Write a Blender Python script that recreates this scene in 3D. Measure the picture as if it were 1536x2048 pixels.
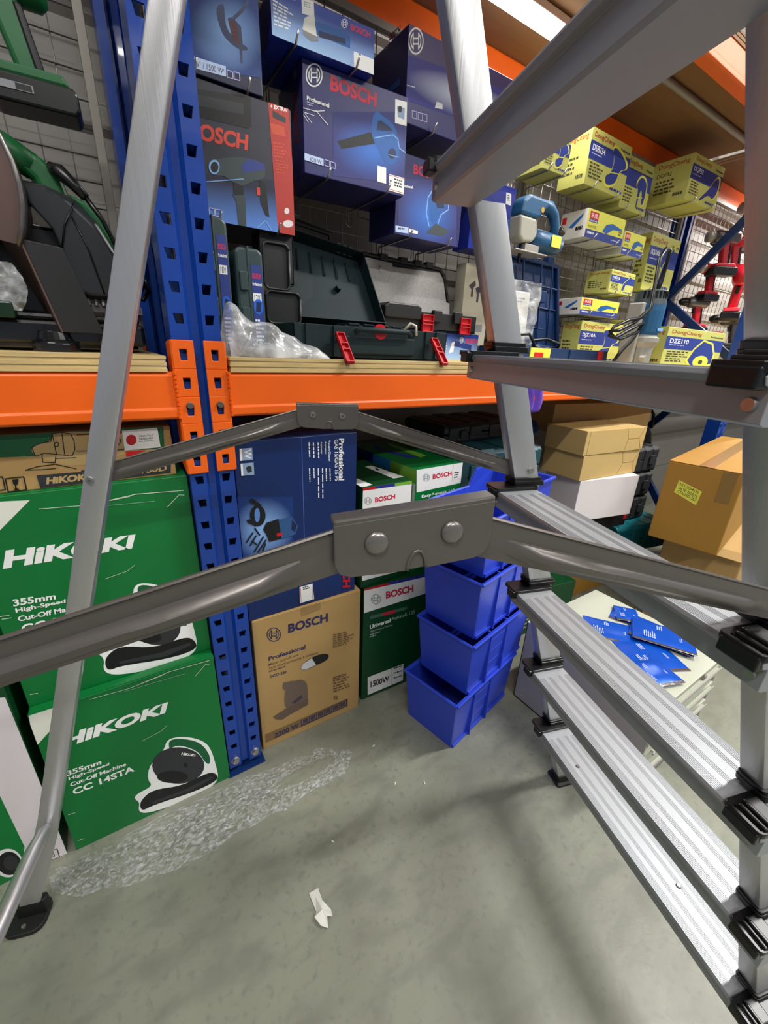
import bpy, math, random
from mathutils import Vector, Matrix
random.seed(7)
for _o in list(bpy.data.objects): bpy.data.objects.remove(_o)
SC=bpy.context.scene; COL=SC.collection
# ---------------- camera
cam=bpy.data.objects.new('camera',bpy.data.cameras.new('camera')); COL.objects.link(cam); SC.camera=cam
CP=(-.162,-.881,1.110)
CX=Vector((.83787882,-.54447839,.03876033)); CY=Vector((.16942547,.32690963,.92974464)); CZ=Vector((-.51889699,-.77244636,.36615916))
cam.matrix_world=Matrix(((CX.x,CY.x,CZ.x,CP[0]),(CX.y,CY.y,CZ.y,CP[1]),(CX.z,CY.z,CZ.z,CP[2]),(0,0,0,1)))
cam.data.sensor_fit='VERTICAL'; cam.data.sensor_height=24; cam.data.lens=24*831.65/2048; cam.data.clip_start=.01; cam.data.clip_end=60
# ---------------- world, exposure, lights
W_=bpy.data.worlds.new('world'); SC.world=W_; W_.use_nodes=True
W_.node_tree.nodes['Background'].inputs[0].default_value=(.78,.86,1,1); W_.node_tree.nodes['Background'].inputs[1].default_value=.30
SC.view_settings.view_transform='Standard'; SC.view_settings.look='None'; SC.view_settings.gamma=1; SC.view_settings.use_curve_mapping=False
SC.view_settings.exposure=.0
SC.cycles.max_bounces=6
def area(name,loc,size,power,col=(1,.98,.94),rot=(0,0,0)):
    l=bpy.data.lights.new(name,'AREA'); l.shape='RECTANGLE'; l.size,l.size_y=size; l.energy=power; l.color=col
    o=bpy.data.objects.new(name,l); COL.objects.link(o); o.location=loc; o.rotation_euler=rot; return o
CEIL=3.6
BAT=[(-1.0,-1.6),(2.5,-1.1),(4.6,-1.6),(.2,-3.6),(2.6,-3.6)]
for i,(bx,by) in enumerate(BAT): area('ceiling_light_source',(bx,by,CEIL-.13),(1.3,.1),(52,118,70,60,60)[i])
area('shelf_light_source',(1.15,.26,1.985),(.55,.035),4.5)
area('shelf_light_source',(3.7,.26,1.985),(1.1,.035),26)  # added light that brightens the far bay behind the red tools
# ---------------- materials
HX=dict(white='F2F2F0',paperwhite='E6E6DA',pinkwhite='E2D9DC',green='007A36',greend='0B5A33',black2='0C0D10',charcoal='2C2D31',kraft='B79A66',kraftd='6F5B40',
 navyink='2B2B55',brownink='6B5238',brown2='9A7B4C',brown3='7E6340',inkgrey='6E5D52',inkgrey2='655348',inkdark='463D4A',film='C9C9CE',seam='5570B8',red='C4101C',bred='CC2440',
 redd='7E1830',pinkred='D92B5A',orangered='D2402F',orange2='C84A30',stripe='B03028',navy='10224C',navy2='2B2F96',navymid='2A3C86',midblue='2C5388',toolblue='1D5CA8',vividblue='1D66D8',
 cyan='2E8FD8',lime='79B83A',greyink='8A8C90',greytext='9DB0A6',greengrey='46695A',lav='B9B8E0',paleblue='7FB0E6',icelabel='B9CBEC',stickgrey='8DA6C4',gunmetal='3A4548',saw='3C4668',sawred='5C3038',
 glowmid='5C8AD0',yellowb='E0DC50',dcyel='CFCB58',dcblue='2A3C8E',dcred='B0422A',dcink='4A4A32')
def lin(h):
    c=[int(h[i:i+2],16)/255 for i in (0,2,4)]
    return tuple(x/12.92 if x<=.04045 else ((x+.055)/1.055)**2.4 for x in c)+(1,)
MC={}
def mat(name,hx=None,rough=.5,metal=0.,noise=0.,scale=20.,bump=0.,stretch=None,coat=0.,spec=.5,emit=0.,alpha=None,trans=0.):
    if name in MC: return MC[name]
    m=bpy.data.materials.new(name); MC[name]=m; m.use_nodes=True; nt=m.node_tree; b=nt.nodes['Principled BSDF']
    c=lin(hx or HX.get(name,'808080'))
    b.inputs['Base Color'].default_value=c; b.inputs['Roughness'].default_value=rough; b.inputs['Metallic'].default_value=metal
    b.inputs['Coat Weight'].default_value=coat; b.inputs['Specular IOR Level'].default_value=spec; b.inputs['Transmission Weight'].default_value=trans
    if emit: b.inputs['Emission Color'].default_value=c; b.inputs['Emission Strength'].default_value=emit
    if noise or bump:
        tc=nt.nodes.new('ShaderNodeTexCoord'); mp=nt.nodes.new('ShaderNodeMapping'); nz=nt.nodes.new('ShaderNodeTexNoise')
        if stretch: mp.inputs['Scale'].default_value=stretch
        nz.inputs['Scale'].default_value=scale; nz.inputs['Detail'].default_value=5
        nt.links.new(tc.outputs['Object'],mp.inputs[0]); nt.links.new(mp.outputs[0],nz.inputs['Vector'])
        if noise:
            mx=nt.nodes.new('ShaderNodeMix'); mx.data_type='RGBA'
            mx.inputs[6].default_value=tuple(x*(1-noise) for x in c[:3])+(1,); mx.inputs[7].default_value=tuple(min(1,x*(1+noise)) for x in c[:3])+(1,)
            nt.links.new(nz.outputs['Fac'],mx.inputs[0]); nt.links.new(mx.outputs[2],b.inputs['Base Color'])
        if bump:
            bp=nt.nodes.new('ShaderNodeBump'); bp.inputs['Strength'].default_value=bump; bp.inputs['Distance'].default_value=.002
            nt.links.new(nz.outputs['Fac'],bp.inputs['Height']); nt.links.new(bp.outputs[0],b.inputs['Normal'])
    return m
def ink(n,hx=None): return mat('ink_'+n,hx or HX[n],.45)
def gradmat(name,c0,c1,radial=True,pw=1.):
    if name in MC: return MC[name]
    m=bpy.data.materials.new(name); MC[name]=m; m.use_nodes=True; nt=m.node_tree; b=nt.nodes['Principled BSDF']; b.inputs['Roughness'].default_value=.45
    uv=nt.nodes.new('ShaderNodeUVMap'); gr=nt.nodes.new('ShaderNodeTexGradient'); mp=nt.nodes.new('ShaderNodeMapping'); cr=nt.nodes.new('ShaderNodeValToRGB')
    nt.links.new(uv.outputs[0],mp.inputs[0]); nt.links.new(mp.outputs[0],gr.inputs[0]); nt.links.new(gr.outputs['Fac'],cr.inputs[0]); nt.links.new(cr.outputs[0],b.inputs['Base Color'])
    if radial:
        gr.gradient_type='SPHERICAL'; mp.inputs['Location'].default_value=(-1,-1,0); mp.inputs['Scale'].default_value=(2,2,0)
    else: mp.inputs['Rotation'].default_value=(0,0,-math.pi/2)
    e=cr.color_ramp.elements; e[0].color=lin(c0) if isinstance(c0,str) else c0; e[1].color=lin(c1); e[1].position=pw
    return m
GR={'glowblue':('0D3478','8AB4EC',1),'glowdeep':('2A2E74','2E6CC8',1),'vblue':('5C8CE0','161B38',0),'vice':('A9CDF6','1E3FA0',0),'vstreak':('2A2C86','DDE8FA',1)}
def decmat(n): 
    if n in GR:
        a,b,r=GR[n]; return gradmat('print_'+n,a,b,bool(r),.9)
    return ink(n)
ALU=mat('brushed_aluminium','C6C6C8',.36,.72,.05,6,.12,(60,60,1))
ALUT=mat('aluminium_tread','A6A9AE',.47,.5,.03,5,.03,(1,1,1))
ALUL=mat('aluminium_leg','CECDD0',.32,.8,.05,8,.1,(60,60,1))
STEELG=mat('grey_painted_steel','716C69',.36,.6,.06,60,.15)
RIVET=mat('bright_rivet','B4B2B0',.25,.9)
BLKP=mat('black_plastic','0E0E10',.32)
BTAPE=mat('brown_packing_tape','8A6A34',.25)
RUB=mat('black_rubber','101010',.55)
ORG=mat('orange_powder_coat','F06204',.42,0,.06,9,.25)
BLU=mat('blue_powder_coat','0D3C96',.3,.0,.06,30,.1,coat=.2)
BLU_SHADE=mat('blue_powder_coat_shaded','0C2B60',.35)  # darker copy of the frame blue, shade on the braces put into the colour
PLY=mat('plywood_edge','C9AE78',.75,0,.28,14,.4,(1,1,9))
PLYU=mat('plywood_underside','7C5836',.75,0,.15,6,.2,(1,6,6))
GREY=mat('grey_tube','8C8780',.5,.4)
WIRE=mat('zinc_wire','8E8A86',.35,.8)
WHOOK=mat('chrome_hook','A8A6A4',.25,.9)
KR=mat('kraft_cardboard','B08E58',.8,0,.08,12,.15)
KR2=mat('kraft_cardboard_pale','C2A468',.8,0,.08,12,.15)
KRD=mat('kraft_cardboard_dark','A5782A',.75,0,.12,8,.2)
GRN=mat('green_carton','006F31',.4,0,.05,8,.08)
GRND=mat('dark_green_carton','07421F',.4,0,.06,8,.05)
BCN=mat('navy_gloss_carton','2A2A66',.35,0,.05,8)
BCD=mat('dark_navy_carton','12163A',.4,0,.1,8)
BCB=mat('blue_gloss_carton','1C2E96',.35,0,.05,8)
GASB=mat('blue_carton','05255F',.38,0,.08,6,.05)
CHC=mat('charcoal_carton','2C2C3A',.42,0,.05,8)
DCY=mat('yellow_carton','C4C36A',.5,0,.06,10)
DCW=mat('white_carton','D2D0C8',.5,0,.04,10)
WHC=mat('white_card','DDD6D6',.55,0,.03,10)
BIN=mat('blue_plastic_bin','2E49CC',.33,0,.03,10)
TEAL=mat('dark_teal_plastic','0E2227',.62,0,.1,20,spec=.3)
TEAL2=mat('teal_plastic','0F6670',.4)
GG=mat('grey_green_plastic','2E4242',.45,0,.06,20)
BLK=mat('black_case_plastic','17181A',.45,0,.05,30,.1)
BLK3=mat('dark_grey_case','2A2C2F',.5,0,.05,30,.1)
RED=mat('red_plastic','C01522',.35)
MBL=mat('tool_blue_plastic','22567F',.4,0,.05,20)
NVY=mat('blue_case_plastic','0F2F5E',.45,0,.05,20)
CAB=mat('grey_enamel','B7BAAA',.35,0,.02,10)
CABS=mat('grey_enamel_side','A39D9A',.45)
SIL=mat('cast_aluminium','B4B0A6',.4,.5,.05,30)
DGN=mat('green_tool_plastic','0F5A2C',.4,0,.05,20)
GSHELL=mat('dark_grey_shell','35373A',.28,.2)
FOAM=mat('grey_speckled_foam','A8A4A2',.8,0,.3,160,.5)
PUR=mat('purple_cloth','7A55C0',.9,0,.12,14,.3)
PAPER=mat('crumpled_paper','D8D6CE',.8,0,.04,30)
MRED=mat('red_tool_plastic','C81A2C',.4)
def plastic_film(name,t=.62,sc=30,st=(1,1,1),rot=0,bd=.006):
    m=bpy.data.materials.new(name); m.use_nodes=True; nt=m.node_tree; b=nt.nodes['Principled BSDF']; out=nt.nodes['Material Output']
    b.inputs['Base Color'].default_value=(.8,.82,.84,1); b.inputs['Roughness'].default_value=.12; b.inputs['Specular IOR Level'].default_value=1.
    tr=nt.nodes.new('ShaderNodeBsdfTransparent'); mx=nt.nodes.new('ShaderNodeMixShader'); nz=nt.nodes.new('ShaderNodeTexNoise'); tc=nt.nodes.new('ShaderNodeTexCoord')
    rm=nt.nodes.new('ShaderNodeMapRange'); bp=nt.nodes.new('ShaderNodeBump')
    nz.inputs['Scale'].default_value=sc; nz.inputs['Detail'].default_value=5; nz.inputs['Distortion'].default_value=.6; mp=nt.nodes.new('ShaderNodeMapping'); mp.inputs['Scale'].default_value=st; mp.inputs['Rotation'].default_value=(0,0,rot)
    nt.links.new(tc.outputs['Object'],mp.inputs[0]); nt.links.new(mp.outputs[0],nz.inputs['Vector']); nt.links.new(nz.outputs['Fac'],bp.inputs['Height']); bp.inputs['Strength'].default_value=1; bp.inputs['Distance'].default_value=bd
    nt.links.new(bp.outputs[0],b.inputs['Normal']); nt.links.new(nz.outputs['Fac'],rm.inputs[0]); rm.inputs[1].default_value=.38; rm.inputs[2].default_value=.66; rm.inputs[3].default_value=min(1,t+.22); rm.inputs[4].default_value=t-.3
    nt.links.new(rm.outputs[0],mx.inputs[0]); nt.links.new(b.outputs[0],mx.inputs[1]); nt.links.new(tr.outputs[0],mx.inputs[2]); nt.links.new(mx.outputs[0],out.inputs[0])
    return m
FILM=plastic_film('clear_plastic_film',.80,75,(1,2.2,1),.25,.012); BAGM=plastic_film('clear_plastic_bag',.62,16,(1,1,2),0,.004)
def floor_mat():
    m=bpy.data.materials.new('grey_green_floor_paint'); m.use_nodes=True; nt=m.node_tree; b=nt.nodes['Principled BSDF']; b.inputs['Roughness'].default_value=.42
    tc=nt.nodes.new('ShaderNodeTexCoord'); prev=None; col=None
    def nz(sc,det,dist=0,st=None):
        n=nt.nodes.new('ShaderNodeTexNoise'); n.inputs['Scale'].default_value=sc; n.inputs['Detail'].default_value=det; n.inputs['Distortion'].default_value=dist
        if st:
            mp=nt.nodes.new('ShaderNodeMapping'); mp.inputs['Scale'].default_value=st; mp.inputs['Rotation'].default_value=(0,0,.5); nt.links.new(tc.outputs['Object'],mp.inputs[0]); nt.links.new(mp.outputs[0],n.inputs['Vector'])
        else: nt.links.new(tc.outputs['Object'],n.inputs['Vector'])
        return n
    def mix(f,a,bb,lo,hi,blend='MIX'):
        r=nt.nodes.new('ShaderNodeMapRange'); r.inputs[1].default_value=lo; r.inputs[2].default_value=hi; nt.links.new(f.outputs['Fac'],r.inputs[0])
        x=nt.nodes.new('ShaderNodeMix'); x.data_type='RGBA'; nt.links.new(r.outputs[0],x.inputs[0])
        for i,v in ((6,a),(7,bb)):
            if isinstance(v,tuple): x.inputs[i].default_value=v
            else: nt.links.new(v,x.inputs[i])
        return x.outputs[2]
    c=mix(nz(2.2,6,.6),lin('7A7C6E'),lin('888A7B'),.3,.7)
    c=mix(nz(9,8,.3,(1,2.2,1)),lin('74766A'),c,.33,.52)
    c=mix(nz(60,6,.2),lin('73766A'),c,.28,.46)
    c=mix(nz(14,2,0),lin('676B5F'),c,.2,.29)
    c=mix(nz(150,2,0),c,lin('B0B2A8'),.80,.84)
    nt.links.new(c,b.inputs['Base Color'])
    bp=nt.nodes.new('ShaderNodeBump'); bp.inputs['Strength'].default_value=.15; bp.inputs['Distance'].default_value=.003; nt.links.new(nz(30,8,1).outputs['Fac'],bp.inputs['Height']); nt.links.new(bp.outputs[0],b.inputs['Normal'])
    return m
# ---------------- helpers
class MB:
    def __init__(s): s.v=[];s.f=[];s.m=[];s.uv={}
    def add(s,vs,fs,mi=0):
        n=len(s.v); s.v+= [tuple(v) for v in vs]; s.f+=[tuple(n+i for i in f) for f in fs]; s.m+=[mi]*len(fs); return s
    def box(s,a,b,mi=0,M=None):
        x0,y0,z0=a;x1,y1,z1=b
        vs=[Vector(p) for p in ((x0,y0,z0),(x1,y0,z0),(x1,y1,z0),(x0,y1,z0),(x0,y0,z1),(x1,y0,z1),(x1,y1,z1),(x0,y1,z1))]
        if M is not None: vs=[M@v for v in vs]
        return s.add(vs,[(0,3,2,1),(4,5,6,7),(0,1,5,4),(1,2,6,5),(2,3,7,6),(3,0,4,7)],mi)
    def prism(s,pts,axis,a,b,mi=0,M=None):
        "extrude a 2D polygon along axis between a and b"
        def mk(p,t): return Vector({'x':(t,p[0],p[1]),'y':(p[0],t,p[1]),'z':(p[0],p[1],t)}[axis])
        vs=[mk(p,a) for p in pts]+[mk(p,b) for p in pts]
        if M is not None: vs=[M@v for v in vs]
        n=len(pts); return s.add(vs,[tuple(range(n))[::-1],tuple(range(n,2*n))]+[(i,(i+1)%n,n+(i+1)%n,n+i) for i in range(n)],mi)
    def loft(s,rings,mi=0,cap=True):
        n=len(rings[0]); vs=[p for r in rings for p in r]; fs=[]
        for k in range(len(rings)-1):
            for i in range(n): fs.append((k*n+i,k*n+(i+1)%n,(k+1)*n+(i+1)%n,(k+1)*n+i))
        if cap: fs+= [tuple(range(n))[::-1],tuple((len(rings)-1)*n+i for i in range(n))]
        return s.add(vs,fs,mi)
    def tube(s,path,r,seg=8,mi=0,cap=True):
        P=[Vector(p) for p in path]; rr=r if isinstance(r,(list,tuple)) else [r]*len(P); rings=[]; up=None
        for i,p in enumerate(P):
            t=(P[min(i+1,len(P)-1)]-P[max(i-1,0)]).normalized()
            if up is None: up=t.orthogonal().normalized()
            up=(up-t*up.dot(t)); up=up.normalized() if up.length>1e-6 else t.orthogonal().normalized()
            w=t.cross(up); rings.append([p+(up*math.cos(2*math.pi*k/seg)+w*math.sin(2*math.pi*k/seg))*rr[i] for k in range(seg)])
        return s.loft(rings,mi,cap)
    def cyl(s,a,b,r,seg=14,mi=0,r2=None): return s.tube([a,b],[r,r if r2 is None else r2],seg,mi)
    def build(s,name,m,parent=None,bev=0,smooth=False,loc=None,rot=None,segs=2):
        me=bpy.data.meshes.new(name); me.from_pydata([tuple(v) for v in s.v],[],s.f); 
        for q in (m if isinstance(m,(list,tuple)) else [m]): me.materials.append(q)
        me.polygons.foreach_set('material_index',s.m); 
        if smooth: me.polygons.foreach_set('use_smooth',[True]*len(s.f))
        me.update(); o=bpy.data.objects.new(name,me); COL.objects.link(o)
        if parent is not None: o.parent=parent
        if loc: o.location=loc
        if rot: o.rotation_euler=rot
        if bev:
            b=o.modifiers.new('bevel','BEVEL'); b.width=bev; b.segments=segs; b.limit_method='ANGLE'; b.angle_limit=.6
            if smooth is False: 
                pass
        return o
def tag(o,label=None,cat=None,group=None,kind=None):
    for k,v in (('label',label),('category',cat),('group',group),('kind',kind)):
        if v: o[k]=v
    return o
def thing(name,label,cat,loc=(0,0,0),rz=0,group=None,rx=0,ry=0):
    o=bpy.data.objects.new(name,None); COL.objects.link(o); o.location=loc; o.rotation_euler=(rx,ry,rz); o.empty_display_size=.05
    return tag(o,label,cat,group)
def rrect(w,h,r,n=4,cx=0,cy=0):
    pts=[]
    for sx,sy,a0 in ((1,1,0),(-1,1,90),(-1,-1,180),(1,-1,270)):
        for k in range(n+1):
            a=math.radians(a0+90*k/n); pts.append((cx+sx*(w/2-r)+r*math.cos(a),cy+sy*(h/2-r)+r*math.sin(a)))
    return pts
_TX={}
def textmesh(s,bold):
    k=(s,bold)
    if k in _TX: return _TX[k]
    c=bpy.data.curves.new('t','FONT'); c.body=s; c.size=1; c.resolution_u=3; c.offset=.05 if s=='HiKOKI' else .04 if s=='BOSCH' else .012 if (s[0]=='D' and s!='DEC') else .03 if bold else .004
    o=bpy.data.objects.new('t',c); COL.objects.link(o); dg=bpy.context.evaluated_depsgraph_get(); dg.update()
    me=bpy.data.meshes.new_from_object(o.evaluated_get(dg)); vs=[tuple(v.co) for v in me.vertices]; fs=[tuple(p.vertices) for p in me.polygons]
    bpy.data.objects.remove(o); bpy.data.meshes.remove(me)
    if vs:
        x0=min(v[0] for v in vs);x1=max(v[0] for v in vs); y0=min(v[1] for v in vs); y1=max(v[1] for v in vs)
        cap=.729 if y1<.76 else y1
        y0b=0 if y0>-.05 else y0
        vs=[((v[0]-x0)/max(1e-6,x1-x0),(v[1]-y0b)/max(1e-6,(y1-y0b))) for v in vs]
    _TX[k]=(vs,fs); return _TX[k]
def frames(W,D,H):
    return dict(front=((0,0,0),(1,0,0),(0,0,1),W,H),left=((0,D,0),(0,-1,0),(0,0,1),D,H),right=((W,0,0),(0,1,0),(0,0,1),D,H),top=((0,0,H),(1,0,0),(0,1,0),W,D),bottom=((0,D,0),(1,0,0),(0,-1,0),W,D))
def clip(P,w,h):
    for ax,lim,sg in ((0,0,1),(0,w,-1),(1,0,1),(1,h,-1)):
        out=[]
        for i in range(len(P)):
            a=P[i-1];b=P[i];da=(a[ax]-lim)*sg;db=(b[ax]-lim)*sg
            if (da>=0)!=(db>=0):
                t=da/(da-db); out.append((a[0]+(b[0]-a[0])*t,a[1]+(b[1]-a[1])*t))
            if db>=0: out.append(b)
        P=out
        if not P: return P
    return P
def decals(par,ops,W,D,H,off0=.0003):
    fr=frames(W,D,H); groups={}
    lay={}
    for op in ops:
        face,kind,col,x=op[:4]; fl=op[4:]; P=[(fl[i],fl[i+1]) for i in range(0,len(fl),2)]
        o,U,V,fw,fh=fr[face]; o=Vector(o);U=Vector(U);V=Vector(V);N=U.cross(V)
        lay[face]=lay.get(face,0)+1; off=off0+lay[face]*.00005
        key='lettering' if kind in 'TB' else 'printed_picture'
        g=groups.setdefault(key,(MB(),[],[])); mb,ms,uvs=g
        m=decmat(col)
        if m not in ms: ms.append(m)
        mi=ms.index(m); to=lambda p,e=0:o+U*p[0]+V*p[1]+N*(off+e)
        def poly(Q,uvf=None):
            Q=clip(Q,fw,fh)
            if len(Q)>2:
                mb.add([to(q) for q in Q],[tuple(range(len(Q)))],mi); uvs.append([uvf(q) if uvf else (0,0) for q in Q])
        if kind=='P':
            if len(P)>=8:
                for _ in range(2): P=[q for i in range(len(P)) for q in ((P[i-1][0]*.75+P[i][0]*.25,P[i-1][1]*.75+P[i][1]*.25),(P[i-1][0]*.25+P[i][0]*.75,P[i-1][1]*.25+P[i][1]*.75))]
            poly(P)
        elif kind in 'GV':
            a,b,c=Vector(P[0]),Vector(P[1]),Vector(P[3]); e1=b-a;e2=c-a; det=e1.x*e2.y-e1.y*e2.x
            poly(P,lambda q:(((q[0]-a.x)*e2.y-(q[1]-a.y)*e2.x)/det,((q[1]-a.y)*e1.x-(q[0]-a.x)*e1.y)/det))
        elif kind in 'EO':
            cx=sum(p[0] for p in P)/4;cy=sum(p[1] for p in P)/4; ex=((P[1][0]-P[0][0]+P[2][0]-P[3][0])/4,(P[1][1]-P[0][1]+P[2][1]-P[3][1])/4); ey=((P[3][0]-P[0][0]+P[2][0]-P[1][0])/4,(P[3][1]-P[0][1]+P[2][1]-P[1][1])/4)
            at=lambda a,b:(cx+ex[0]*a+ey[0]*b,cy+ex[1]*a+ey[1]*b); n=28
            if kind=='E': poly([at(math.cos(2*math.pi*k/n),math.sin(2*math.pi*k/n)) for k in range(n)])
            else:
                for k in range(n):
                    t0,t1=2*math.pi*k/n,2*math.pi*(k+1)/n
                    poly([at(math.cos(t0),math.sin(t0)),at(math.cos(t1),math.sin(t1)),at(.86*math.cos(t1),.86*math.sin(t1)),at(.86*math.cos(t0),.86*math.sin(t0))])
                for sx in (-1,1):   # armature mark: two arcs and an H
                    for k in range(8):
                        t0,t1=(-55+110*k/8)*math.pi/180,(-55+110*(k+1)/8)*math.pi/180
                        poly([at(sx*.7*math.cos(t0),.7*math.sin(t0)),at(sx*.7*math.cos(t1),.7*math.sin(t1)),at(sx*.58*math.cos(t1),.58*math.sin(t1)),at(sx*.58*math.cos(t0),.58*math.sin(t0))])
                    poly([at(sx*.4,-.62),at(sx*.28,-.62),at(sx*.28,.62),at(sx*.4,.62)])
                for yy in (-.2,.2): poly([at(-.3,yy-.06),at(.3,yy-.06),at(.3,yy+.06),at(-.3,yy+.06)])
        elif kind=='L':
            for a,b in zip(P[:-1],P[1:]):
                dx,dy=b[0]-a[0],b[1]-a[1]; l=math.hypot(dx,dy) or 1; nx,ny=-dy/l*x/2,dx/l*x/2
                poly([(a[0]-nx,a[1]-ny),(b[0]-nx,b[1]-ny),(b[0]+nx,b[1]+ny),(a[0]+nx,a[1]+ny)])
        elif kind in 'TB':
            bl=lambda u,v:tuple((1-u)*(1-v)*P[0][i]+u*(1-v)*P[1][i]+u*v*P[2][i]+(1-u)*v*P[3][i] for i in (0,1))
            if kind=='T':
                vs,fs=textmesh(x,x in BOLD)
                mb.add([to(bl(*v)) for v in vs],fs,mi); uvs.extend([[(0,0)]*len(f) for f in fs])
            else:
                rnd=random.Random(int(abs(P[0][0]*9999)))
                n=int(x) or 1
                for r in range(n):
                    v1=1-r/n;v0=v1-.5/n; u=0; end=1 if n==1 else rnd.uniform(.6,1)
                    while u<end-.05:
                        w=min(rnd.uniform(.1,.28),end-u); poly([bl(u,v0),bl(u+w,v0),bl(u+w,v1),bl(u,v1)]); u+=w+.05
    for key,(mb,ms,uvs) in groups.items():
        if not mb.f: continue
        ob=mb.build(key,ms,par); uvl=ob.data.uv_layers.new(name='UVMap')
        flat=[c for u in uvs for p in u for c in p]
        if len(flat)==2*len(ob.data.loops): uvl.data.foreach_set('uv',flat)
BOLD={'BOSCH','HiKOKI','355mm','High-Speed','Cut-Off Machine','CC 14STA','Professional','2200 W','1500W','1100W','Easy','Universal','100D','+ EXTRA!','DSB234','DQF32','DZE110','DongCheng','GCO 220','OSCH'}
def carton(name,label,x,y,z,yaw,W,D,H,m,dec=(),cat='box',group=None,bev=.0015,rx=0,ry=0,flap=True,tape=None):
    t=thing(name,label,cat,(x,y,z),math.radians(yaw),group,rx,ry)
    b=MB(); b.box((0,0,0),(W,D,H)); b.build('carton_body',m,t,bev)
    if flap:
        f=MB(); f.box((.003,.003,H),(W-.003,D/2-.0012,H+.0012)); f.build('flap',m,t,.0004); f=MB(); f.box((.003,D/2+.0012,H),(W-.003,D-.003,H+.0012)); f.build('flap',m,t,.0004)
    if tape:
        f=MB(); f.box((W*.5-.024,-.0006,H-.07),(W*.5+.024,D*.0,H)); f.box((W*.5-.024,0,H+.0013),(W*.5+.024,D,H+.0017)); f.build('tape',tape,t)
    if dec: decals(t,dec,W,D,H)
    return t
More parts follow.
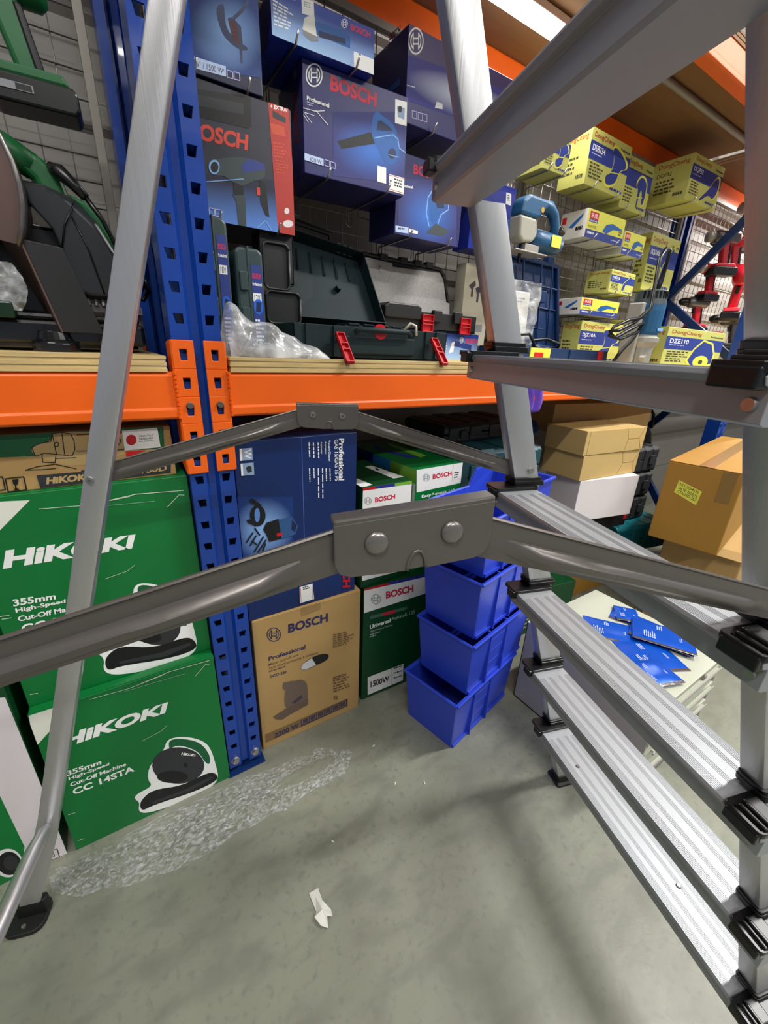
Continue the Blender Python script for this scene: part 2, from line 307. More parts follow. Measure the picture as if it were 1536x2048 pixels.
DEC={
 'hikA':[
  ('front','P','paperwhite',0,0.0044,0.4332,0.092,0.4246,-0.0065,0.3326),
  ('front','T','white','HiKOKI',0.0292,0.3054,0.2259,0.2992,0.2367,0.3284,0.041,0.34),
  ('front','T','white','355mm',0.0269,0.2291,0.0881,0.2251,0.0903,0.2375,0.0282,0.2431),
  ('front','T','white','High-Speed',0.027,0.2122,0.1004,0.2102,0.1021,0.2204,0.0279,0.2243),
  ('front','T','white','Cut-Off Machine',0.0268,0.196,0.1304,0.1915,0.1313,0.2015,0.0272,0.207),
  ('front','T','white','CC 14STA',0.027,0.1698,0.143,0.1652,0.1437,0.1825,0.0275,0.1877),
  ('front','P','white',0,0.2186,0.2204,0.2514,0.2112,0.2886,0.1777,0.3079,0.1401,0.3147,0.0704,0.3172,0.0129,0.2883,-0.0043,0.2433,-0.0086,0.176,0.0033,0.1414,0.0156,0.1301,0.0337,0.1377,0.0604,0.1285,0.0791,0.1355,0.0911,0.1708,0.0939,0.1627,0.1225,0.1741,0.1648,0.2093,0.1911),
  ('front','P','greend',0,0.2226,0.2163,0.2489,0.2057,0.2876,0.1688,0.305,0.1127,0.3014,0.0793,0.2908,0.0924,0.2805,0.1402,0.2478,0.1822,0.227,0.1908,0.2222,0.1817,0.2191,0.1903),
  ('front','E','charcoal',0,0.1701,0.1018,0.2809,0.0218,0.2948,0.1466,0.1866,0.2146),
  ('front','E','black2',0,0.1801,0.0969,0.2446,0.0505,0.2497,0.0923,0.1857,0.1364),
  ('front','P','black2',0,0.1414,0.0663,0.1691,0.0823,0.2311,0.05,0.2949,0.0564,0.3134,0.0374,0.3149,0.0113,0.2535,0.0101,0.1616,0.031,0.1397,0.0278,0.1353,0.0445),
  ('front','P','charcoal',0,0.1598,0.0433,0.2367,0.0337,0.3009,0.0368,0.3042,0.0283,0.2467,0.0189,0.1624,0.0364),
  ('front','T','white','HiKOKI',0.2412,0.154,0.2707,0.1292,0.2722,0.1357,0.2443,0.161),
  ('front','E','black2',0,0.2409,0.1101,0.2507,0.1034,0.2526,0.1185,0.2428,0.125),
 ],
 'hikD':[
  ('front','P','pinkwhite',0,0.3969,0.4702,0.4029,-0.015,0.354,-0.0091,0.036,0.1922,0.0833,0.5722),
  ('front','P','green',0,0.1434,0.536,0.3258,0.5769,0.3378,0.2411,0.3409,0.0782,0.319,0.0054,0.2828,-0.0009,0.0306,0.1748),
  ('front','E','white',0,0.2794,0.0326,0.3189,-0.008,0.3369,0.0752,0.2977,0.1118),
  ('front','E','black2',0,0.2862,0.0336,0.3179,0.0013,0.3326,0.0692,0.3011,0.0989),
  ('front','E','charcoal',0,0.2973,0.0395,0.3176,0.0191,0.327,0.0622,0.3068,0.0815),
  ('front','L','black2',.0016,0.3629,0.0339,0.3873,0.0282,0.3862,-0.0001,0.3604,0.0036,0.3629,0.0339),
  ('front','L','black2',.0016,0.3674,0.0237,0.3795,0.0216,0.3788,0.0093,0.3663,0.0113,0.3674,0.0237),
 ],
 'hikC':[
  ('front','P','greend',0,0.0453,0.1173,0.4268,0.1062,0.4222,0.0549,0.3243,0.0556,0.1774,0.0612,0.0311,0.0665),
  ('front','P','kraft',0,0.2183,0.0697,0.2281,0.079,0.2475,0.0811,0.2538,0.0972,0.2796,0.0979,0.4108,0.0861,0.4102,0.0647,0.366,0.0515,0.271,0.0312,0.2338,0.054,0.2246,0.0576),
  ('front','L','black2',.0014,0.2212,0.0745,0.2322,0.0799,0.2487,0.0823,0.2534,0.0955,0.267,0.097,0.2788,0.0936,0.2816,0.0809,0.2797,0.0653,0.2732,0.0539,0.2582,0.0581,0.2357,0.0629,0.2229,0.059,0.2212,0.0745),
  ('front','L','black2',.0014,0.2534,0.0955,0.2521,0.0587),
  ('front','L','black2',.0014,0.267,0.097,0.2635,0.0583),
  ('front','L','black2',.0014,0.2323,0.0614,0.2305,0.0478,0.2472,0.0447,0.2509,0.0575),
  ('front','L','black2',.0014,0.2043,0.0365,0.223,0.0408,0.2467,0.0421,0.2752,0.0306),
  ('front','L','black2',.0014,0.2043,0.0365,0.2298,0.0347,0.2463,0.0346),
  ('front','L','black2',.0014,0.2867,0.091,0.3579,0.0898,0.3687,0.0682,0.3528,0.0584,0.3341,0.0588,0.2813,0.0624),
  ('front','L','black2',.0014,0.2498,0.0523,0.279,0.0506),
  ('front','L','black2',.0014,0.308,0.0653,0.3202,0.0582),
  ('front','E','black2',0,0.2512,0.0723,0.2584,0.0717,0.2603,0.0809,0.253,0.0815),
  ('front','E','kraft',0,0.2529,0.074,0.2574,0.0736,0.2585,0.0792,0.2541,0.0796),
  ('front','E','black2',0,0.3346,0.0673,0.3502,0.0659,0.3533,0.0844,0.3377,0.0856),
  ('front','E','kraft',0,0.3363,0.0688,0.3491,0.0677,0.3516,0.0829,0.3388,0.0839),
  ('front','P','charcoal',0,0.2175,0.0257,0.4288,0.0205,0.4261,0.0044,0.218,0.002),
  ('front','T','kraft','HiKOKI',0.2273,0.0077,0.2885,0.0072,0.2916,0.0203,0.2305,0.02),
  ('front','T','kraft','100D',0.3754,0.0092,0.4202,0.0103,0.4222,0.0207,0.3771,0.02),
  ('front','L','black2',.0018,0.1498,0.0286,0.173,0.0291,0.1716,0.0064,0.1481,0.0058,0.1498,0.0286),
  ('front','L','black2',.0018,0.1758,0.0251,0.2,0.0256,0.1989,0.0023,0.1744,0.0018,0.1758,0.0251),
  ('front','P','black2',0,0.1838,0.0222,0.1925,0.0224,0.1896,0.0136,0.1862,0.0114,0.1839,0.0144),
  ('front','P','black2',0,0.1855,0.0128,0.1874,0.0125,0.1864,0.0061,0.1897,0.0051,0.1897,0.0037,0.1819,0.0036,0.1823,0.0051,0.1844,0.0058),
  ('front','P','white',0,0.3563,0.094,0.4152,0.0957,0.4156,0.0578,0.3549,0.0568),
  ('front','P','red',0,0.3557,0.0548,0.391,0.0543,0.3601,0.045,0.3557,0.0446),
  ('front','E','red',0,0.3586,0.0666,0.3757,0.0651,0.3788,0.085,0.3618,0.0863),
  ('front','T','black2','PROUDLY',0.3826,0.08,0.4062,0.0807,0.4067,0.0838,0.3831,0.0833),
  ('front','T','black2','DESIGNED',0.3818,0.0747,0.4054,0.0754,0.4059,0.0785,0.3823,0.078),
  ('front','T','black2','IN JAPAN',0.381,0.0694,0.4047,0.07,0.4051,0.0731,0.3815,0.0728),
 ],
 'gco':[
  ('front','O','navyink',0,0.0336,0.3756,0.0718,0.3606,0.0743,0.4065,0.0366,0.4204),
  ('front','T','navyink','BOSCH',0.0928,0.3795,0.2109,0.377,0.2113,0.4061,0.0942,0.4094),
  ('front','T','navyink','Professional',0.0346,0.3121,0.1401,0.3097,0.1414,0.3242,0.0354,0.3248),
  ('front','T','brownink','Metal cut-off saw',0.0334,0.2941,0.1203,0.2943,0.1206,0.3022,0.034,0.3036),
  ('front','T','brownink','Scie tronconneuse à métaux',0.0335,0.2823,0.1788,0.2769,0.179,0.2861,0.0341,0.2918),
  ('front','B','brownink',1,0.0334,0.2684,0.0841,0.2666,0.0846,0.2755,0.034,0.2781),
  ('front','T','navyink','GCO 220',0.0344,0.2529,0.0816,0.2488,0.082,0.2573,0.035,0.2626),
  ('front','P','brown2',0,0.1327,0.4605,0.1899,0.4605,0.1883,0.4258,0.1325,0.4214),
  ('front','P','black2',0,0.1269,0.2402,0.1246,0.2501,0.1319,0.2598,0.1586,0.2715,0.19,0.2712,0.2105,0.2616,0.2127,0.2511,0.2056,0.2398,0.1711,0.2362,0.1398,0.2344),
  ('front','P','film',0,0.1269,0.2412,0.1255,0.2497,0.1319,0.2587,0.1585,0.2689,0.1712,0.2383,0.1398,0.2354),
  ('front','P','inkgrey',0,0.0707,0.1405,0.0715,0.1726,0.0824,0.2043,0.1041,0.2124,0.1299,0.2029,0.1426,0.1808,0.1428,0.1142,0.1129,0.1016,0.074,0.1196),
  ('front','P','inkgrey',0,0.0675,0.2011,0.0713,0.2191,0.0998,0.2129,0.1045,0.2001,0.0815,0.2037,0.0798,0.1865,0.0732,0.1898),
  ('front','P','inkdark',0,0.0921,0.1349,0.1236,0.1491,0.1253,0.1344,0.1005,0.125),
  ('front','P','inkgrey2',0,0.0351,0.1103,0.0719,0.1207,0.1432,0.1253,0.1424,0.1002,0.0769,0.0901,0.0614,0.0846,0.0427,0.0961),
  ('front','P','brown3',0,0.0085,0.0557,0.2763,0.0562,0.2765,0.0238,0.0086,0.0243),
  ('front','P','inkdark',0,0.117,0.0524,0.2763,0.0562,0.2765,0.0257,0.1159,0.0237),
  ('front','L','brown2',.0014,0.1224,0.0505,0.141,0.0519,0.1414,0.0329,0.1231,0.0314,0.1224,0.0505),
  ('front','L','brown2',.0014,0.1466,0.0506,0.1655,0.052,0.166,0.0328,0.1474,0.0313,0.1466,0.0506),
  ('front','L','brown2',.0014,0.1712,0.0507,0.1905,0.0521,0.1912,0.0327,0.1722,0.0311,0.1712,0.0507),
  ('front','L','brown2',.0014,0.1963,0.0507,0.216,0.0522,0.2168,0.0326,0.1975,0.031,0.1963,0.0507),
  ('front','L','brown2',.0014,0.2219,0.0508,0.242,0.0522,0.243,0.0324,0.2233,0.0309,0.2219,0.0508),
  ('front','L','brown2',.0014,0.2481,0.0509,0.2685,0.0523,0.2697,0.0323,0.2496,0.0307,0.2481,0.0509),
  ('front','T','navyink','2200 W',0.0344,0.0271,0.11,0.0271,0.1107,0.0454,0.0354,0.0449),
  ('front','B','brownink',7,0.226,0.2747,0.2983,0.2695,0.2977,0.3149,0.2263,0.3263),
  ('front','T','brownink','BOSCH',0.2261,0.1566,0.2705,0.1523,0.2695,0.1647,0.2262,0.1677),
  ('front','B','brownink',5,0.2248,0.1012,0.2914,0.0976,0.2909,0.1446,0.2252,0.1553),
  ('front','O','brownink',0,0.2266,0.0763,0.2415,0.0686,0.2416,0.0863,0.2267,0.0938),
 ],
 'gas':[
  ('front','G','glowblue',0,-0.0272,0.1776,0.1233,0.1501,0.1305,0.3158,-0.0123,0.3386),
  ('front','L','seam',.0012,0.1576,0.4583,0.1546,0.0443),
  ('front','L','seam',.002,0.0596,0.4631,0.1571,0.4584,0.3016,0.4617),
  ('front','T','white','Professional',0.2557,0.4477,0.2556,0.3405,0.2703,0.3385,0.2693,0.4466),
  ('front','T','white','GAS 15/GAS 15 PS',0.2429,0.4466,0.2438,0.3404,0.2538,0.3391,0.2526,0.4464),
  ('front','T','white','Vacuum Cleaner',0.226,0.4459,0.2265,0.3929,0.2328,0.3922,0.2322,0.4462),
  ('front','T','white','Aspirateur',0.2154,0.4438,0.2158,0.4124,0.2211,0.4119,0.2207,0.4433),
  ('front','T','white','Aspirador',0.2045,0.4439,0.2047,0.414,0.21,0.4135,0.2099,0.4435),
  ('front','B','white',1,0.195,0.4434,0.1957,0.4046,0.2012,0.404,0.2004,0.443),
  ('front','B','white',1,0.1829,0.4444,0.1835,0.4059,0.1889,0.4053,0.1882,0.444),
  ('front','B','white',1,0.1718,0.4454,0.1722,0.4071,0.1776,0.4065,0.1771,0.4449),
  ('front','B','white',1,0.2258,0.3762,0.2265,0.3428,0.2318,0.3421,0.2309,0.3756),
  ('front','B','white',1,0.2153,0.3775,0.2159,0.3437,0.2211,0.343,0.2204,0.3769),
  ('front','B','white',1,0.2054,0.3786,0.2051,0.2997,0.2103,0.2989,0.2105,0.378),
  ('front','B','white',1,0.1943,0.38,0.1938,0.303,0.1989,0.3021,0.1993,0.3794),
  ('front','B','white',1,0.1826,0.3814,0.183,0.3562,0.188,0.3556,0.1875,0.3808),
  ('front','B','white',1,0.1712,0.3827,0.1713,0.3485,0.1762,0.3478,0.1761,0.3821),
  ('front','P','stickgrey',0,0.014,0.4444,0.0413,0.4447,0.0408,0.4173,0.0128,0.4177),
  ('front','P','white',0,0.014,0.4444,0.0187,0.4445,0.0178,0.4181,0.0128,0.4177),
  ('front','T','white','W',0.0234,0.4417,0.0226,0.4213,0.038,0.4207,0.0387,0.4412),
  ('front','P','stickgrey',0,0.0134,0.4116,0.0419,0.4112,0.0414,0.3828,0.0128,0.3838),
  ('front','P','white',0,0.0134,0.4116,0.0177,0.4115,0.0174,0.3837,0.0128,0.3838),
  ('front','P','charcoal',0,0.0239,0.4014,0.0311,0.4053,0.0366,0.4023,0.0368,0.3902,0.0268,0.389),
  ('front','E','black2',0,0.0219,0.2604,0.0584,0.2529,0.062,0.3065,0.026,0.3127),
  ('front','E','glowmid',0,0.0332,0.2684,0.0458,0.266,0.0484,0.3014,0.0359,0.3036),
  ('front','P','black2',0,0.0258,0.325,0.0332,0.3276,0.0534,0.3075,0.0458,0.3036,0.0277,0.3183),
  ('front','P','black2',0,0.0148,0.2768,0.0221,0.278,0.0428,0.262,0.0351,0.2569,0.0178,0.2697),
  ('front','P','black2',0,0.0603,0.2612,0.0913,0.266,0.0962,0.2121,0.0646,0.2102,0.0583,0.2316,0.0516,0.2454),
  ('front','P','midblue',0,0.0911,0.2633,0.1256,0.2649,0.1394,0.237,0.1316,0.2157,0.0961,0.2107),
  ('front','P','red',0,0.0839,0.2289,0.0984,0.2286,0.0985,0.2201,0.0847,0.2203),
  ('front','P','navy',0,0.1252,0.2567,0.1368,0.2403,0.1305,0.2217,0.1214,0.2322),
  ('front','L','black2',.004,0.0323,0.2534,0.0432,0.2322),
  ('front','L','black2',.004,0.0102,0.2205,0.0279,0.2436),
  ('front','L','black2',.004,0.018,0.2105,0.0346,0.234),
  ('front','L','black2',.004,0.0226,0.2231,0.034,0.2095),
  ('front','L','black2',.004,0.0264,0.1918,0.0517,0.2276),
  ('front','L','black2',.004,0.035,0.1883,0.0574,0.218),
  ('front','L','black2',.004,0.0465,0.1897,0.0555,0.2086),
  ('front','T','red','BOSCH',0.2647,0.1445,0.265,0.0203,0.2903,0.014,0.2891,0.1387),
  ('front','P','white',0,0.1368,0.0611,0.1741,0.0611,0.1774,0.0112,0.1364,0.0107),
  ('front','L','red',.0012,0.1397,0.0586,0.1394,0.0114),
  ('front','L','red',.0012,0.172,0.0601,0.1737,0.0118),
  ('front','B','black2',2,0.1466,0.0468,0.1692,0.0463,0.1689,0.0578,0.1456,0.0584),
 ],
 'uni':[
  ('front','P','white',0,-0.0006,0.4302,0.2306,0.4195,0.2355,0.3546,0.0013,0.3498),
  ('front','P','red',0,-0.0008,0.4402,0.0867,0.4365,0.0872,0.4261,-0.0006,0.4302),
  ('front','P','navy2',0,0.0867,0.4365,0.2296,0.4305,0.2306,0.4195,0.0872,0.4261),
  ('front','O','greyink',0,0.0245,0.3754,0.0605,0.3644,0.059,0.4015,0.0234,0.4117),
  ('front','T','bred','BOSCH',0.078,0.3787,0.182,0.3759,0.1799,0.4029,0.0768,0.4057),
  ('front','P','greengrey',0,0.0237,0.3202,0.1613,0.3143,0.1605,0.3257,0.0233,0.3321),
  ('front','P','bred',0,0.0688,0.3174,0.1143,0.3153,0.1136,0.3276,0.0683,0.3294),
  ('front','T','white','Universal',0.0233,0.2835,0.0997,0.2851,0.0989,0.2993,0.0228,0.2989),
  ('front','T','greytext','Aquatak 125',0.1023,0.2859,0.1951,0.2827,0.1935,0.3026,0.1015,0.3012),
  ('front','T','greytext','High-Pressure Washer',0.0238,0.2669,0.1089,0.2652,0.1083,0.2755,0.0235,0.2769),
  ('front','B','greytext',2,0.0244,0.2461,0.0627,0.2474,0.0621,0.2622,0.0239,0.2629),
  ('front','P','white',0,0.0209,0.0901,0.1623,0.089,0.1648,0.0143,0.023,0.0129),
  ('front','T','black2','1500W',0.0332,0.0415,0.1066,0.0381,0.1066,0.0622,0.0324,0.0673),
  ('front','B','black2',1,0.1231,0.0777,0.1573,0.0747,0.1566,0.085,0.1225,0.0879),
  ('front','B','black2',1,0.1243,0.0558,0.1587,0.0525,0.158,0.063,0.1237,0.0661),
  ('front','B','black2',1,0.1255,0.0336,0.1601,0.03,0.1595,0.0406,0.1249,0.0441),
  ('front','L','black2',.0006,0.1145,0.0869,0.1185,0.011),
 ],
 'h11':[
  ('front','P','white',0,-0.0184,0.3093,0.1736,0.3037,0.1748,0.2375,-0.0173,0.2474),
  ('front','P','red',0,-0.0185,0.3155,0.0409,0.3151,0.0411,0.3087,-0.0184,0.3093),
  ('front','P','navy2',0,0.0409,0.3151,0.1061,0.3144,0.1066,0.3061,0.0411,0.3087),
  ('front','P','lime',0,0.1061,0.3144,0.1728,0.314,0.1736,0.3046,0.1066,0.3061),
  ('front','O','greyink',0,0.0047,0.2681,0.0291,0.2638,0.0284,0.2858,0.0042,0.2899),
  ('front','T','bred','BOSCH',0.0403,0.2675,0.1103,0.2676,0.1094,0.282,0.0398,0.2835),
  ('front','P','white',0,0.0021,0.0707,0.1584,0.0563,0.16,0.018,0.0041,0.0252),
  ('front','T','black2','1100W',0.0113,0.0436,0.0595,0.0409,0.059,0.0543,0.0109,0.0576),
  ('front','P','kraftd',0,0.0979,0.0605,0.1585,0.0548,0.1599,0.0191,0.0998,0.024),
  ('front','L','white',.001,0.0989,0.0412,0.1598,0.0364),
  ('front','L','white',.001,0.1265,0.0576,0.1275,0.0234),
  ('top','P','white',0,0.0294,0.085,0.0386,0.0106,0.0092,0.0065,-0.0156,0.0086),
  ('top','P','white',0,0.1174,0.1828,0.1444,0.1844,0.1652,0.0354,0.125,0.0338),
  ('top','P','navy',0,0.1407,0.1624,0.1428,0.126,0.1269,0.1252),
 ],
 'easy':[
  ('front','P','white',0,-0.0009,0.3582,0.199,0.3611,0.1995,0.2762,0.0063,0.273),
  ('front','P','red',0,0.003,0.3733,0.0527,0.3716,0.0546,0.353,0.0045,0.3551),
  ('front','P','navy2',0,0.0527,0.3716,0.1048,0.3695,0.1068,0.3522,0.0546,0.353),
  ('front','P','cyan',0,0.1048,0.3695,0.1493,0.3688,0.1515,0.3525,0.1068,0.3522),
  ('front','O','greyink',0,0.0261,0.3056,0.0555,0.3012,0.0531,0.3248,0.024,0.3288),
  ('front','T','bred','BOSCH',0.0665,0.3057,0.1458,0.3068,0.1438,0.3222,0.0648,0.3223),
  ('front','L','red',.0012,0.1473,0.3573,0.1501,0.2927),
  ('front','L','red',.0012,0.1958,0.3539,0.1902,0.2891),
  ('front','B','black2',3,0.1576,0.2938,0.1786,0.294,0.1766,0.316,0.1563,0.3165),
  ('front','T','white','Easy',0.0279,0.2496,0.0668,0.2496,0.0656,0.261,0.0269,0.2617),
  ('front','T','white','Aquatak 110',0.0678,0.2508,0.1656,0.2476,0.1638,0.2609,0.0666,0.2621),
  ('front','T','greytext','High-Pressure Washer',0.0272,0.2275,0.1352,0.2239,0.1343,0.231,0.0265,0.2352),
  ('front','P','red',0,0.1221,0.0177,0.1796,0.0099,0.1825,-0.0122,0.1249,-0.0066),
  ('top','P','navy2',0,0.0697,0.3301,0.0713,0.2466,0.1034,0.1139,0.0651,0.1228,0.0577,0.1876,0.0382,0.2738),
  ('top','P','lime',0,0.1422,0.3473,0.1464,0.1234,0.1075,0.1118,0.1197,0.3067),
 ],
 'b620':[
  ('front','G','glowdeep',0,0.0724,0.0079,0.291,0.0292,0.2802,0.1792,0.0732,0.1302),
  ('front','T','bred','BOSCH',0.067,0.1669,0.1874,0.1666,0.1882,0.1938,0.0679,0.1957),
  ('front','P','black2',0,0.0837,0.0777,0.1739,0.1151,0.187,0.1064,0.1855,0.0944,0.095,0.065),
  ('front','P','toolblue',0,0.1746,0.1152,0.1762,0.1321,0.1793,0.1491,0.1905,0.1609,0.2025,0.1545,0.2319,0.1486,0.2472,0.1353,0.2512,0.1204,0.2605,0.0902,0.2479,0.0686,0.2288,0.0588,0.2091,0.0684,0.1932,0.0895,0.1836,0.0979),
  ('front','P','navy',0,0.1901,0.1225,0.1931,0.141,0.2022,0.1443,0.2288,0.1363,0.2367,0.1303),
  ('front','E','navy',0,0.2262,0.0724,0.2494,0.0771,0.2482,0.0984,0.2252,0.0936),
  ('front','L','paleblue',.0022,0.1851,0.106,0.2371,0.1239,0.2529,0.1181,0.2579,0.1005,0.2843,0.0938),
  ('front','L','paleblue',.0015,0.2278,0.0808,0.259,0.0818),
  ('front','P','white',0,0.24,0.1944,0.2743,0.197,0.2764,0.1497,0.2419,0.1483),
  ('front','P','stickgrey',0,0.246,0.1825,0.269,0.1837,0.2689,0.161,0.2495,0.1617),
  ('front','E','charcoal',0,0.2494,0.1704,0.2615,0.1732,0.2607,0.1863,0.2486,0.1834),
  ('front','P','white',0,0.1953,0.0522,0.2206,0.0523,0.2222,0.0189,0.1958,0.0188),
  ('front','P','white',0,0.2297,0.0409,0.286,0.0411,0.2864,0.0047,0.2295,0.0062),
  ('front','L','red',.0012,0.2298,0.039,0.2853,0.039),
  ('front','L','red',.0012,0.2297,0.0091,0.2858,0.0075),
  ('front','B','black2',3,0.2469,0.0155,0.2816,0.0146,0.2803,0.0344,0.2459,0.035),
  ('front','E','black2',0,0.2329,0.0251,0.2384,0.0261,0.2382,0.03,0.2327,0.029),
  ('front','O','white',0,0.0068,0.1576,0.0479,0.168,0.0486,0.2094,0.0082,0.1985),
  ('front','T','white','Professional',0.0091,0.1365,0.0637,0.1351,0.0638,0.1429,0.0093,0.1436),
  ('front','B','lav',2,0.0087,0.1252,0.0269,0.1248,0.0271,0.134,0.009,0.1334),
  ('front','L','white',.0014,-0.001,0.1196,0.0297,0.1204,0.0524,0.1269),
  ('front','L','white',.001,0.0002,0.1123,0.0266,0.112),
  ('front','L','white',.0014,0.0298,0.1226,0.0597,0.1029),
  ('front','L','white',.001,0,0.1079,0.0114,0.0963),
  ('front','L','white',.001,0.003,0.1108,0.0203,0.0972),
  ('front','P','icelabel',0,0,0.0375,0.0479,0.0356,0.0477,0.022,-0.0004,0.0242),
  ('front','T','navyink','620 W',0.0132,0.0246,0.043,0.024,0.0432,0.032,0.0134,0.0326),
  ('front','L','lav',.0014,0.051,0.035,0.063,0.0346,0.0629,0.0231,0.0509,0.0236,0.051,0.035),
  ('front','L','lav',.0014,0.0659,0.0342,0.078,0.0337,0.0779,0.0221,0.0657,0.0227,0.0659,0.0342),
  ('left','O','greytext',0,0.1146,0.1941,0.1416,0.1838,0.1439,0.204,0.1173,0.2146),
  ('left','T','redd','BOSCH',0.1097,0.1707,0.1187,0.0761,0.1477,0.0686,0.1407,0.1622),
 ],
 'bdrill':[
  ('front','V','vblue',0,0.02,-0.0089,0.1804,-0.0039,0.1804,0.1005,0.0215,0.0812),
  ('front','T','orangered','BOSCH',-0.0007,0.1342,0.1159,0.14,0.1202,0.1679,0.0037,0.1631),
  ('front','P','black2',0,0.0063,0.213,0.1304,0.2327,0.127,0.1829,0.121,0.1784,0.0012,0.1719),
  ('front','P','charcoal',0,0.0054,0.2054,0.1142,0.2175,0.1126,0.1994,0.0033,0.1883),
  ('front','P','stripe',0,0.1667,0.2354,0.2128,0.239,0.2229,-0.0005,0.1761,-0.0013),
  ('front','T','white','+ EXTRA!',0.1708,0.2254,0.2095,0.2283,0.2099,0.235,0.1713,0.2322),
  ('front','P','orange2',0,0.1692,0.1999,0.1998,0.2007,0.2035,0.1842,0.1727,0.1819),
  ('front','P','charcoal',0,0.176,0.2227,0.2048,0.2171,0.2044,0.2077,0.1758,0.211),
  ('front','B','orange2',5,0.1756,0.1394,0.2068,0.1418,0.2054,0.1722,0.1732,0.1679),
  ('front','B','orange2',5,0.1782,0.1113,0.2112,0.1135,0.2081,0.1398,0.1769,0.1375),
  ('front','E','pinkwhite',0,0.193,0.0389,0.2049,0.0409,0.2055,0.0534,0.1936,0.0513),
  ('front','E','pinkwhite',0,0.188,0.0119,0.2134,0.0159,0.2141,0.0306,0.1888,0.0265),
  ('front','P','gunmetal',0,0.0307,0.0995,0.0375,0.1071,0.091,0.124,0.1065,0.1264,0.1488,0.1271,0.1536,0.1172,0.1508,0.0968,0.1245,0.0893,0.1021,0.074,0.0816,0.0765,0.0622,0.0854,0.037,0.0802),
  ('front','E','paleblue',0,0.0311,0.0811,0.0535,0.0857,0.0561,0.1112,0.0339,0.1063),
  ('front','E','black2',0,0.0351,0.0848,0.0511,0.0881,0.053,0.1068,0.0371,0.1034),
  ('front','P','navymid',0,0.1,0.1102,0.1169,0.1265,0.1513,0.1243,0.152,0.1147,0.1041,0.0982),
  ('front','P','gunmetal',0,0.0771,0.0561,0.101,0.0605,0.1044,0.0545,0.1018,-0.0005,0.0849,-0.0027,0.0838,0.0441),
  ('front','P','black2',0,0.0818,0.0786,0.1021,0.074,0.1008,0.0583,0.0795,0.0543),
  ('front','P','orangered',0,0.1304,0.0772,0.1429,0.0808,0.1423,0.0638,0.1307,0.0639),
  ('front','P','black2',0,0.1382,0.0921,0.1518,0.0903,0.1539,0.0591,0.1561,0.027,0.1478,0.0303,0.1381,0.0517),
  ('front','L','paleblue',.0016,0.0247,0.0669,0.1032,0.0877),
  ('front','L','paleblue',.0016,0.1261,0.001,0.147,0.0185,0.1602,0.0015),
  ('front','L','lav',.0016,0.0253,0.0216,0.0357,0.0217,0.0354,0.0091,0.024,0.0091,0.0253,0.0216),
  ('front','L','lav',.0016,0.0377,0.0216,0.0483,0.0217,0.048,0.009,0.0364,0.009,0.0377,0.0216),
 ],
 'b1500':[
  ('front','G','glowblue',0,0.029,0.0051,0.171,0.0311,0.1758,0.1712,0.0393,0.1234),
  ('front','P','saw',0,0.0848,0.1093,0.1017,0.1218,0.1009,0.1028,0.1035,0.0827,0.1248,0.0725,0.142,0.0705,0.1422,0.0642,0.1238,0.0604,0.0966,0.0699,0.0872,0.0896),
  ('front','P','saw',0,0.1065,0.1011,0.1161,0.106,0.1317,0.097,0.1329,0.0686,0.1241,0.0641,0.1129,0.0715),
  ('front','P','sawred',0,0.1086,0.0992,0.1227,0.1012,0.1269,0.0686,0.1153,0.0713),
  ('front','L','saw',.005,0.1184,0.105,0.1349,0.1209,0.1495,0.1397),
  ('front','L','saw',.005,0.1285,0.0655,0.1282,0.0414),
  ('front','P','icelabel',0,0.0357,0.0244,0.0959,0.0273,0.095,0.0114,0.0347,0.0068),
  ('front','T','navyink','W¹ / 1500 W¹',0.0343,0.0094,0.0916,0.0145,0.0919,0.0225,0.0355,0.0195),
  ('front','L','lav',.0016,0.0977,0.0224,0.1085,0.0232,0.1082,0.0119,0.0971,0.011,0.0977,0.0224),
  ('front','L','lav',.0016,0.1114,0.0235,0.1223,0.0244,0.1221,0.013,0.1108,0.0121,0.1114,0.0235),
 ],
 'bgrind':[
  ('front','V','vice',0,-0.0005,0.0011,0.2405,-0.0066,0.2392,0.0779,0.0001,0.0722),
  ('front','T','white','Professional',0.0006,0.0591,0.0517,0.0682,0.052,0.075,0.0009,0.0654),
  ('front','B','white',7,0.0054,0.014,0.0563,0.0174,0.0444,0.0497,0.0041,0.0557),
  ('front','P','white',0,0.0651,0.0764,0.0919,0.0813,0.0931,0.0549,0.0661,0.0525),
  ('front','B','greytext',3,0.0699,0.063,0.0869,0.0653,0.0871,0.0748,0.0702,0.0724),
  ('front','P','paperwhite',0,0.0707,0.0473,0.0927,0.0595,0.0976,0.035,0.1001,0.0201,0.0699,0.0213,0.066,0.0278),
  ('front','P','greyink',0,0.066,0.0278,0.1002,0.026,0.1015,0.0195,0.0833,0.0144,0.0671,0.0205),
  ('front','P','toolblue',0,0.0938,0.0494,0.1664,0.0549,0.1766,0.0498,0.1768,0.0295,0.1606,0.0291,0.0975,0.0292),
  ('front','P','navy',0,0.1018,0.0363,0.1635,0.042,0.1666,0.0328,0.103,0.0268),
  ('front','O','white',0,0.1544,0.0558,0.1708,0.0606,0.1707,0.0756,0.1544,0.0708),
  ('front','T','pinkred','BOSCH',0.1774,0.0594,0.2256,0.0597,0.2267,0.0704,0.1773,0.07),
  ('front','P','white',0,0.1852,0.0268,0.2368,0.0263,0.2379,-0.0057,0.1862,-0.0008),
 ],
 'bblue':[
  ('front','V','vstreak',0,0.0008,0.0437,0.4295,0.0663,0.4013,0.1627,-0.0063,0.1306),
  ('front','O','white',0,0.0004,0.1305,0.0476,0.1448,0.0432,0.1942,-0.003,0.1794),
  ('front','B','white',1,0.0018,0.0706,0.0261,0.073,0.0257,0.0772,0.0016,0.0742),
  ('front','P','white',0,0.0941,0.0527,0.0992,0.0674,0.1193,0.0674,0.1205,0.0569),
